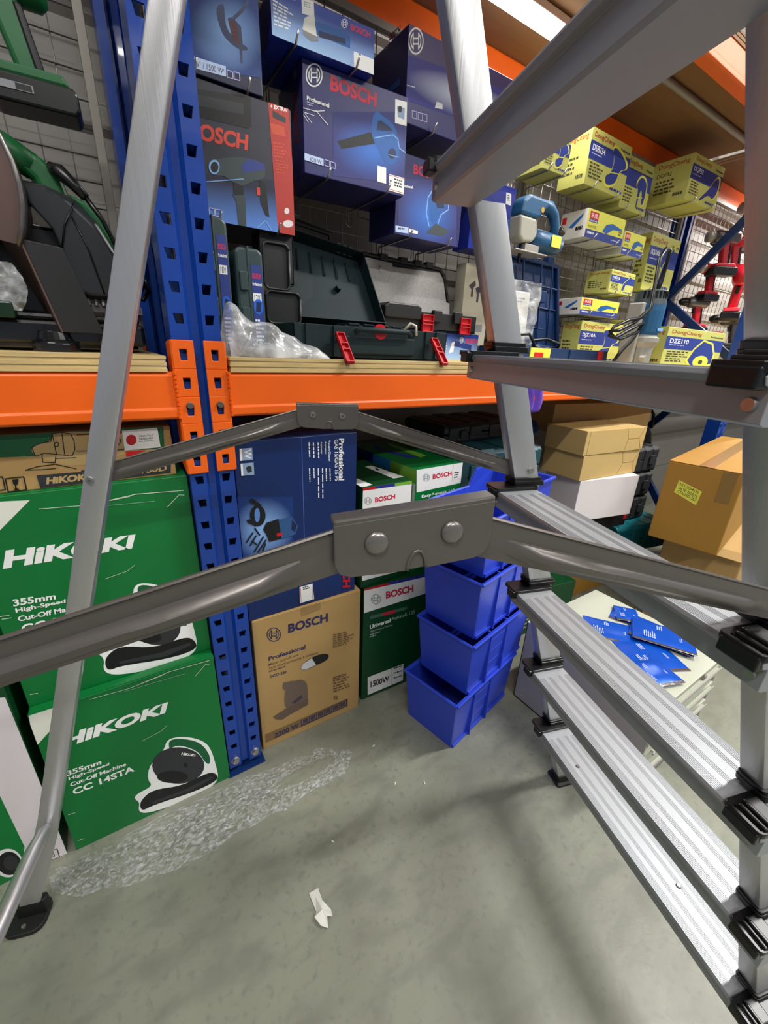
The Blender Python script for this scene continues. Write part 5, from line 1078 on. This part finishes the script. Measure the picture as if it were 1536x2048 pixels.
_t=carton('grinder_carton','blue angle grinder carton on the shelf under the black case',.655,.305,S,0,.36,.10,.085,BCB,[('front','V','vice',0,0,0,.36,0,.36,.085,0,.085),('front','P','white',0,.225,.02,.245,.025,.25,.06,.235,.055),('front','P','navymid',0,.245,.045,.33,.032,.33,.05,.25,.062),('front','O','white',0,.27,.055,.288,.055,.288,.075,.27,.075),('front','T','pinkred','BOSCH',.30,.055,.355,.055,.355,.072,.30,.072),('front','B','white','4',.20,.02,.215,.02,.215,.055,.20,.055)])
_t=thing('tool_case','open black tool case with speckled grey foam in the lid','tool case',(0,0,0))
zb=S+.0872; tray(_t,'b',BLK,.60,.985,.295,.405,zb,zb+.055)
MB().prism([(.595,zb+.03),(.735,zb+.03),(.735,zb+.066),(.72,zb+.072),(.61,zb+.072),(.595,zb+.062)],'y',.285,.40).build('corner_block',BLK,_t,.004)
for x in (.785,.875): MB().box((x,.284,zb+.028),(x+.035,.3,zb+.062)).build('rib',BLK,_t,.002)
latch(_t,.760,.290,zb-.004,.045,.05); latch(_t,.925,.290,zb-.004,.045,.05)
lp=[(.62,.41,zb+.05),(.965,.41,zb+.05),(.935,.432,zb+.19),(.915,.434,zb+.208),(.60,.434,zb+.215),(.575,.432,zb+.20)]
MB().add([Vector(p) for p in lp]+[Vector(p)+Vector((0,.008,0)) for p in lp],[tuple(range(6)),tuple(range(11,5,-1))]+[(i,i+6,(i+1)%6+6,(i+1)%6) for i in range(6)]).build('lid_shell',BLK,_t)
MB().tube(lp+lp[:1],.007,7).build('lid_rim',BLK,_t,smooth=True)
q=[(.635,.409,zb+.055),(.95,.409,zb+.055),(.95,.415,zb+.10),(.935,.417,zb+.105),(.922,.427,zb+.175),(.905,.429,zb+.195),(.705,.429,zb+.19),(.703,.431,zb+.2),(.605,.431,zb+.205),(.588,.429,zb+.193)]
MB().add([Vector(p)+Vector((0,-.012,0)) for p in q]+[Vector(p) for p in q],[tuple(range(10)),tuple(range(19,9,-1))]+[(i,i+10,(i+1)%10+10,(i+1)%10) for i in range(10)]).build('foam_liner',FOAM,_t,.002)
_o=MB().prism([(.662+.012*math.cos(2*math.pi*k/16),zb+.175+.012*math.sin(2*math.pi*k/16)) for k in range(16)],'y',.412,.417).build('foam_plug',FOAM,_t)
for x in (.66,.74,.80,.85): MB().box((x,.425,zb+.205),(x+.03,.445,zb+.224)).build('lid_catch',BLK,_t,.002)
carton('paper_carton','cream card box with a grey drill picture behind the ladder stile',.992,.38,S+.05,0,.13,.05,.27,mat('cream_card','BDB7A2',.7),[('front','P','greyink',0,.0,.05,.11,.05,.11,.075,0,.075),('front','P','inkdark',0,.02,.2,.05,.22,.055,.205,.045,.195,.045,.165,.035,.165,.035,.19),('front','P','inkdark',0,.055,.195,.08,.205,.085,.19,.075,.18,.075,.15,.065,.15,.065,.175)],flap=False)
# blue open case
_t=thing('tool_case','open blue tool case with plastic wrapped papers right of the stile','tool case',(0,0,0))
tray(_t,'b',NVY,1.06,1.62,.16,.34,S,S+.052)
v=[Vector(p) for p in ((1.335,.40,S+.06),(1.60,.40,S+.06),(1.545,.43,S+.375),(1.20,.43,S+.385),(1.20,.42,S+.1))]
MB().add(v+[p+Vector((0,.01,0)) for p in v],[(0,1,2,3,4),(9,8,7,6,5)]+[(i,i+5,(i+1)%5+5,(i+1)%5) for i in range(5)]).build('lid_panel',NVY,_t)
r=MB(); r.tube([(1.335,.392,S+.06),(1.60,.392,S+.06),(1.545,.42,S+.375),(1.20,.42,S+.385)],.010,6)
r.build('lid_rim',NVY,_t)
for z in (.13,.21,.29): MB().tube([(1.22,.41,S+z+.01),(1.58-(z-.1)*.15,.41,S+z)],.004,5).build('lid_rib',NVY,_t)
for x in (1.32,1.43,1.50): MB().tube([(x,.41,S+.37),(x+.035,.40,S+.07)],.004,5).build('lid_rib',NVY,_t)
MB().box((1.41,.385,S+.23),(1.46,.41,S+.275)).build('lid_pocket',NVY,_t,.003)
for x in (1.28,1.34,1.47): MB().box((x,.41,S+.378),(x+.035,.44,S+.405)).build('lid_catch',NVY,_t,.003)
for x in (1.36,1.55): MB().box((x,.155,S+.006),(x+.03,.162,S+.05)).build('latch',RED if x>1.4 else NVY,_t,.001)
MB().box((1.13,.156,S+.018),(1.24,.160,S+.05)).build('warning_label',ink('yellowb'),_t); MB().box((1.15,.155,S+.02),(1.20,.157,S+.035)).build('warning_label',ink('red'),_t)
_t=thing('document_bag','white leaflets sealed in a clear bag standing in the blue case','bag',(1.08,.22,S+.02))
MB().prism([(0,0),(.09,0),(.08,.21),(-.02,.21)],'y',0,.012).build('leaflets',mat('leaflet_paper','E4E4E4',.6,0,.05,12,.5),_t,.004)
vs=[];
for i in range(21):
    for j in range(21):
        p=Vector((i/20*.14-.025,0,j/20*.24)); vs.append((p.x,-.012+.012*mn.noise(p*30),p.z))
MB().add(vs,[(i*21+j,(i+1)*21+j,(i+1)*21+j+1,i*21+j+1) for i in range(20) for j in range(20)]).build('clear_film',BAGM,_t,smooth=True)
decals(_t,[('front','B','greyink','2',.0,.17,.06,.17,.06,.19,.0,.19),('front','B','greyink','2',.01,.11,.05,.11,.05,.12,.01,.12)],.1,.01,.21)
_t=MB(); _t.tube([(1.18,.25,S+.05),(1.22,.24,S+.075),(1.30,.23,S+.085),(1.40,.24,S+.07),(1.42,.26,S+.055),(1.34,.27,S+.05),(1.26,.26,S+.06)],.006,8); _t.tube([(1.09,.20,S+.06),(1.10,.19,S+.09),(1.15,.19,S+.095),(1.2,.2,S+.06)],.005,8)
tag(_t.build('power_cord',BLKP,smooth=True),'coiled black power cord lying in the open blue case','cord')
# router
_t=thing('trim_router','standing blue and grey hand router with its black cord on the shelf','power tool',(1.665,.062,S))
def L_(seq,m,nm,seg=20,cx=0,cy=0,**k):
    MB().loft([[Vector((cx+r*math.cos(2*math.pi*j/seg),cy+r*math.sin(2*math.pi*j/seg),z)) for j in range(seg)] for z,r in seq]).build(nm,m,_t,smooth=False,**k)
L_([(0,.055),(.012,.055),(.012,.046),(.07,.05),(.09,.062),(.105,.062),(.11,.052),(.12,.052)],SIL,'cast_base')
L_([(.11,.05),(.125,.056),(.20,.058),(.222,.057)],MBL,'motor_housing'); L_([(.222,.057),(.24,.054),(.268,.05),(.274,.03)],mat('slate_cap','3A4447',.45),'motor_cap')
for a in range(-60,61,15):
    aa=math.radians(a-120); MB().box((-.003,-.002,.242),(.003,.003,.266)).build('vent_slot',BLKP,_t,loc=(.053*math.cos(aa),.053*math.sin(aa),0),rot=(0,0,aa+math.pi/2))
MB().box((-.082,-.02,0),(-.060,.035,.225)).build('side_plate',SIL,_t,.004); MB().cyl((-.05,-.06,.03),(-.05,-.04,.03),.012,12).build('knob',SIL,_t,.001); MB().box((-.01,-.058,.13),(.03,-.0565,.14)).build('label_line',ink('paleblue'),_t)
MB().tube([(.02,0,.27),(.03,-.005,.30),(.03,-.01,.36),(.01,-.02,.405),(-.04,-.03,.40),(-.085,-.04,.36),(-.095,-.05,.29),(-.12,-.07,.20),(-.17,-.05,.15),(-.24,-.04,.12),(-.28,-.03,.115),(-.26,-.04,.095),(-.19,-.05,.125),(-.13,-.06,.15),(-.15,-.05,.10),(-.20,-.04,.05),(-.22,-.03,.008)],[.011,.009]+[.0065]*15,8).build('cord',BLKP,_t,smooth=True)
MB().tube([(-.13,-.06,.17),(-.21,-.05,.155),(-.28,-.04,.13),(-.30,-.04,.10),(-.24,-.05,.09),(-.15,-.06,.12)],.0055,8).build('cord_loop',BLKP,_t,smooth=True)
# jigsaw
_t=thing('jigsaw','blue and white jigsaw hanging on the grid right of the stile','power tool',(1.06,.25,1.43))
MB().prism([(.005,.10),(.01,.14),(.035,.16),(.13,.158),(.15,.145),(.12,.13),(.10,.105),(.08,.098)],'y',-.028,.028).build('head_housing',MBL,_t,.010,segs=3)
MB().prism([(.003,.10),(.085,.098),(.095,.06),(.09,.045),(.075,.03),(.03,.026),(.01,.04)],'y',-.026,.026).build('gear_housing',mat('ivory_casting','A9A79A',.4),_t,.008,segs=3)
MB().tube([(.09,0,.05),(.13,0,.047),(.20,0,.046),(.235,0,.048),(.245,0,.05)],[.026,.031,.032,.030,.018],18).build('motor_barrel',MBL,_t,smooth=True)
MB().tube([(.12,0,.145),(.165,0,.148),(.195,0,.13),(.212,0,.10),(.208,0,.07)],[.019,.020,.018,.016,.016],14).build('handle',MBL,_t,smooth=True)
MB().box((.165,-.0335,.03),(.215,-.0325,.065)).build('yellow_label',ink('yellowb'),_t,.0); MB().box((-.01,-.034,-.002),(.15,.034,.002)).box((.05,-.02,.002),(.12,.02,.026)).build('sole_plate',SIL,_t,.001)
MB().tube([(.2,.0,.10),(.23,-.0,.10),(.27,.01,.092)],.012,10).build('cord_boot',BLKP,_t,smooth=True); MB().cyl((.10,-.02,.125),(.10,-.03,.125),.008,10).build('trigger',mat('amber_switch','C99A2A',.4),_t); MB().box((.045,-.004,-.03),(.055,.004,.03)).build('blade_guard',BLKP,_t,.001)
# purple cloth
vs=[]
for i in range(25):
    for j in range(19):
        u,v=i/24,j/18; x=.895+u*.10; zz=S-.135+v*.135 if v<1 else S; yy=-.020-.010*math.sin(u*14+1)-.004*math.sin(u*31)+(.004 if v>.95 else 0); vs.append((x+.004*math.sin(v*9),yy-(.0),zz+.012*math.sin(u*7)*(1-v)))
o=MB().add(vs,[(i*19+j,(i+1)*19+j,(i+1)*19+j+1,i*19+j+1) for i in range(24) for j in range(18)]).build('purple_cloth',PUR,smooth=True); o.modifiers.new('s','SOLIDIFY').thickness=.003; tag(o,'purple cloth hanging over the orange beam behind the ladder','cloth')
# ---------------- left bay: cut-off saw and drill
_t=thing('cutoff_saw','big black metal cut-off saw with a green handle on the left shelf','power tool',(0,0,0))
B0=S
b=MB().box((-.62,.09,B0+.012),(-.075,.32,B0+.05)).box((-.62,.10,B0+.05),(-.08,.31,B0+.062)); b.build('base_tray',mat('gloss_black_enamel','101113',.18,0,coat=.4),_t,.006)
MB().box((-.40,.075,B0+.05),(-.26,.11,B0+.075)).build('vice_bar',mat('deep_green_enamel','0C2A18',.3),_t,.003)
for fx in (-.215,-.55): MB().loft([[Vector((fx+r*math.cos(2*math.pi*k/20),.085+.7*r*math.sin(2*math.pi*k/20),z)) for k in range(20)] for z,r in ((B0,.034),(B0+.014,.034),(B0+.02,.026),(B0+.034,.022))]).build('rubber_foot',MC['gloss_black_enamel'],_t,.002)
# fork plate
MB().prism([(-.228,B0+.165),(-.176,B0+.160),(-.142,B0+.032),(-.200,B0+.032)],'y',.07,.075).build('side_guard_plate',mat('matt_black_plate','1B1C1E',.5),_t,.001)
MB().add([(-.228,.07,B0+.165),(-.200,.07,B0+.032),(-.212,.16,B0+.032),(-.262,.16,B0+.175)],[(0,1,2,3)]).build('side_guard_return',mat('bronze_grey_plate','6B544E',.35,.6),_t).modifiers.new('s','SOLIDIFY').thickness=.003
# guard: a wide metal arc band with side disc
cx,cz,r0=-.395,B0+.235,.185; A=[]
for k in range(25):
    a=math.radians(-26+214*k/24); c,s=math.cos(a),math.sin(a); A.append([Vector((cx+r*c,y,cz+r*s)) for y,r in ((.06,r0-.006),(.066,r0),(.165,r0),(.17,r0-.004),(.165,r0-.008),(.07,r0-.010))])
MB().loft(A).build('guard_band',mat('grey_cast_guard','74706E',.3,.8,.05,20,.1),_t,smooth=True)
MB().prism([(cx+(r0-.004)*math.cos(math.radians(-26+214*k/24)),cz+(r0-.004)*math.sin(math.radians(-26+214*k/24))) for k in range(25)],'y',.064,.068).build('guard_face',mat('brown_grey_guard','6A5550',.35,.6),_t)
# motor shell
R=[]
for y,k in ((.118,.86),(.124,.94),(.14,.985),(.24,1),(.30,.96),(.315,.84)):
    pts=[(-.19,B0+.105),(-.178,B0+.16),(-.188,B0+.20),(-.215,B0+.235),(-.22,B0+.262),(-.185,B0+.262),(-.15,B0+.25),(-.118,B0+.218),(-.092,B0+.165),(-.085,B0+.105),(-.085,B0+.092),(-.15,B0+.09)]
    mx,mz=-.17,B0+.14; R.append([Vector((mx+(p[0]-mx)*k,y,mz+(p[1]-mz)*k)) for p in pts][::-1])
MB().loft(R).build('motor_shell',GSHELL,_t,.004,smooth=False,segs=3)
MB().tube([(-.178,.117,B0+.165),(-.168,.115,B0+.20),(-.148,.115,B0+.235)],.0015,6).tube([(-.128,.117,B0+.10),(-.140,.115,B0+.17),(-.155,.116,B0+.215)],.0014,6).build('shell_seam',BLKP,_t,smooth=True)
MB().box((-.30,.15,B0+.06),(-.15,.28,B0+.20)).build('pivot_block',BLKP,_t,.006)
b=MB()
for i in range(9): b.tube([(-.165+i*.011,.128,B0+.08),(-.165+i*.011,.134,B0+.10)],.0035,6)
b.box((-.175,.132,B0+.07),(-.07,.15,B0+.082)); b.build('coil_spring',STEELG,_t)
MB().prism([(-.165,B0+.262),(-.13,B0+.25),(-.105,B0+.225),(-.088,B0+.185),(-.094,B0+.17),(-.12,B0+.215)],'y',.16,.30).build('green_cover',DGN,_t,.006,segs=3)
MB().tube([(-.42,.15,B0+.335),(-.33,.15,B0+.335),(-.27,.15,B0+.322),(-.225,.15,B0+.300),(-.195,.15,B0+.283)],[.020,.022,.021,.021,.020],14).build('handle_grip',DGN,_t,smooth=True)
MB().prism([(-.215,B0+.305),(-.182,B0+.298),(-.158,B0+.272),(-.148,B0+.222),(-.185,B0+.218),(-.198,B0+.262),(-.222,B0+.285)],'y',.132,.168).build('handle_post',DGN,_t,.010,segs=3)
MB().tube([(-.172,.13,B0+.285),(-.160,.122,B0+.277),(-.145,.115,B0+.262),(-.130,.11,B0+.245)],[.006,.012,.009,.007],12).build('cord_boot',BLKP,_t,smooth=True)
MB().tube([(-.131,.11,B0+.247),(-.11,.11,B0+.215),(-.09,.12,B0+.165),(-.075,.13,B0+.14),(-.06,.14,B0+.13),(-.05,.16,B0+.115),(-.06,.18,B0+.10),(-.075,.16,B0+.10),(-.055,.15,B0+.13),(-.06,.17,B0+.145)],.0042,8).build('cord',BLKP,_t,smooth=True)
vs=[];
for i in range(11):
    for j in range(15): 
        p=Vector((i/10,j/14,0)); w=.012+.014*math.sin(j/14*3.1); vs.append((-.262+(i/10-.5)*2*w+.004*mn.noise(p*9),.085+.008*mn.noise(p*7),B0+.062+j/14*.07))
o=MB().add(vs,[(i*15+j,(i+1)*15+j,(i+1)*15+j+1,i*15+j+1) for i in range(10) for j in range(14)]).build('plastic_scrap',BAGM,smooth=True); tag(o,'scrap of clear plastic bag on the base of the cut-off saw','plastic')
def drill(label,x,y,z,rz,rx,s,body,grip=None,txt='',kind=0,ry=0,batt=None,head=None):
    t=thing('cordless_tool',label,'power tool',(x,y,z),rz,None,rx,ry); grip=grip or BLKP; t.scale=(s,s,s)
    MB().tube([(-.085,0,.0),(-.075,0,0),(.03,0,.0),(.045,0,0)],[.020,.029,.029,.022],16).build('motor_body',head or body,t,smooth=True)
    if kind==0: MB().tube([(.045,0,0),(.06,0,0),(.085,0,0),(.10,0,0)],[.021,.022,.019,.008],14).build('chuck',BLKP,t,smooth=True)
    elif kind==1: MB().tube([(.045,0,0),(.07,0,0),(.08,0,0)],[.024,.026,.012],14).build('gear_head',SIL,t,smooth=True)
    else: MB().tube([(.045,0,0),(.09,0,.0),(.12,0,0)],[.024,.030,.034],14).build('nozzle',body,t,smooth=True)
    MB().prism([(-.045,-.02),(-.005,-.02),(-.012,-.06),(-.028,-.125),(-.066,-.125),(-.055,-.06)],'y',-.016,.016).build('grip',body,t,.008,segs=3)
    MB().prism([(-.050,-.03),(-.038,-.03),(-.052,-.118),(-.066,-.118)],'y',-.0175,.0175).build('grip_pad',grip,t,.004)
    MB().prism([(-.004,-.03),(.004,-.034),(-.004,-.06),(-.012,-.058)],'y',-.007,.007).build('trigger',grip,t,.002)
    MB().prism([(-.098,-.128),(.012,-.128),(.004,-.112),(-.088,-.112)],'y',-.028,.028).build('battery_mount',body,t,.004)
    MB().prism([(-.10,-.166),(.012,-.166),(.018,-.156),(.018,-.132),(.008,-.128),(-.10,-.128),(-.106,-.136),(-.106,-.158)],'y',-.034,.034).build('battery',batt or BLKP,t,.004)
    if txt:
        vs,fs=textmesh(txt,True); MB().add([(.01-a*.085,.0296,-.009+b_*.02) for a,b_ in vs],fs).build('lettering',ink('white'),t)
    return t
drill('green cordless drill hanging on the grid at the top left',-.216,.24,1.635,math.radians(176),0,1.02,DGN,txt='HiKOKI')
o=bpy.data.objects['cordless_tool']; MB().box((-.045,.0346,-.150),(.005,.0352,-.140)).build('battery_label',ink('greyink'),o); MB().box((-.043,.035,-.149),(-.022,.0354,-.141)).build('battery_label',ink('black2'),o)
_BR=mat('bright_red_plastic','D8142C',.45); _GM=mat('grey_metal_housing','6E6A6C',.35,.6)
_q=[(2.70,.34,1.72,2.6,0,1.15,MRED,1,'red cordless tool with a silver head, topmost beside the far post'),(2.73,.37,1.58,2.9,0,1.0,MRED,1,'red cordless tool half behind the upper blue brace'),(2.74,.40,1.42,2.7,0,1.05,MRED,0,'red and black cordless tool behind the lower blue brace'),
(2.98,.30,1.56,3.5,0,1.45,_BR,2,'bright red cordless blower above the wide yellow saw carton'),(2.93,.38,1.74,2.2,0,1.1,MRED,0,'red cordless drill high behind the blue brace, left of a pair'),(3.15,.38,1.74,2.2,0,1.1,MRED,1,'red cordless drill high behind the blue brace, right of a pair'),
(3.18,.36,1.36,2.4,0,1.3,BLK3,0,'black cordless tool low at the right beside the bright red blower'),(3.38,.36,1.55,2.6,0,1.2,BLK3,1,'black and grey cordless tool nearest the ladder stile at right'),(3.02,.36,1.90,2.8,0,1.2,MRED,1,'red cordless tool highest by the orange beam at the far right')]
for i_,(x,y,z,rz,rx,s,b_,kd,lb) in enumerate(_q): drill(lb,x,y-.03,z,rz,rx,s*.93,b_,kind=kd,head=_GM if i_ in (0,2,5) else None)
_t=thing('rotary_tool','slim red and grey tool lying just above the wide yellow saw carton','power tool',(2.73,.30,1.255)); MB().tube([(0,0,0),(.05,0,0),(.06,0,0),(.16,0,.0),(.2,0,0)],[.006,.014,.020,.022,.012],12).build('barrel',SIL,_t,smooth=True); MB().tube([(.16,0,0),(.26,0,.005),(.3,0,.005)],[.023,.022,.012],12).build('rear_grip',MRED,_t,smooth=True)
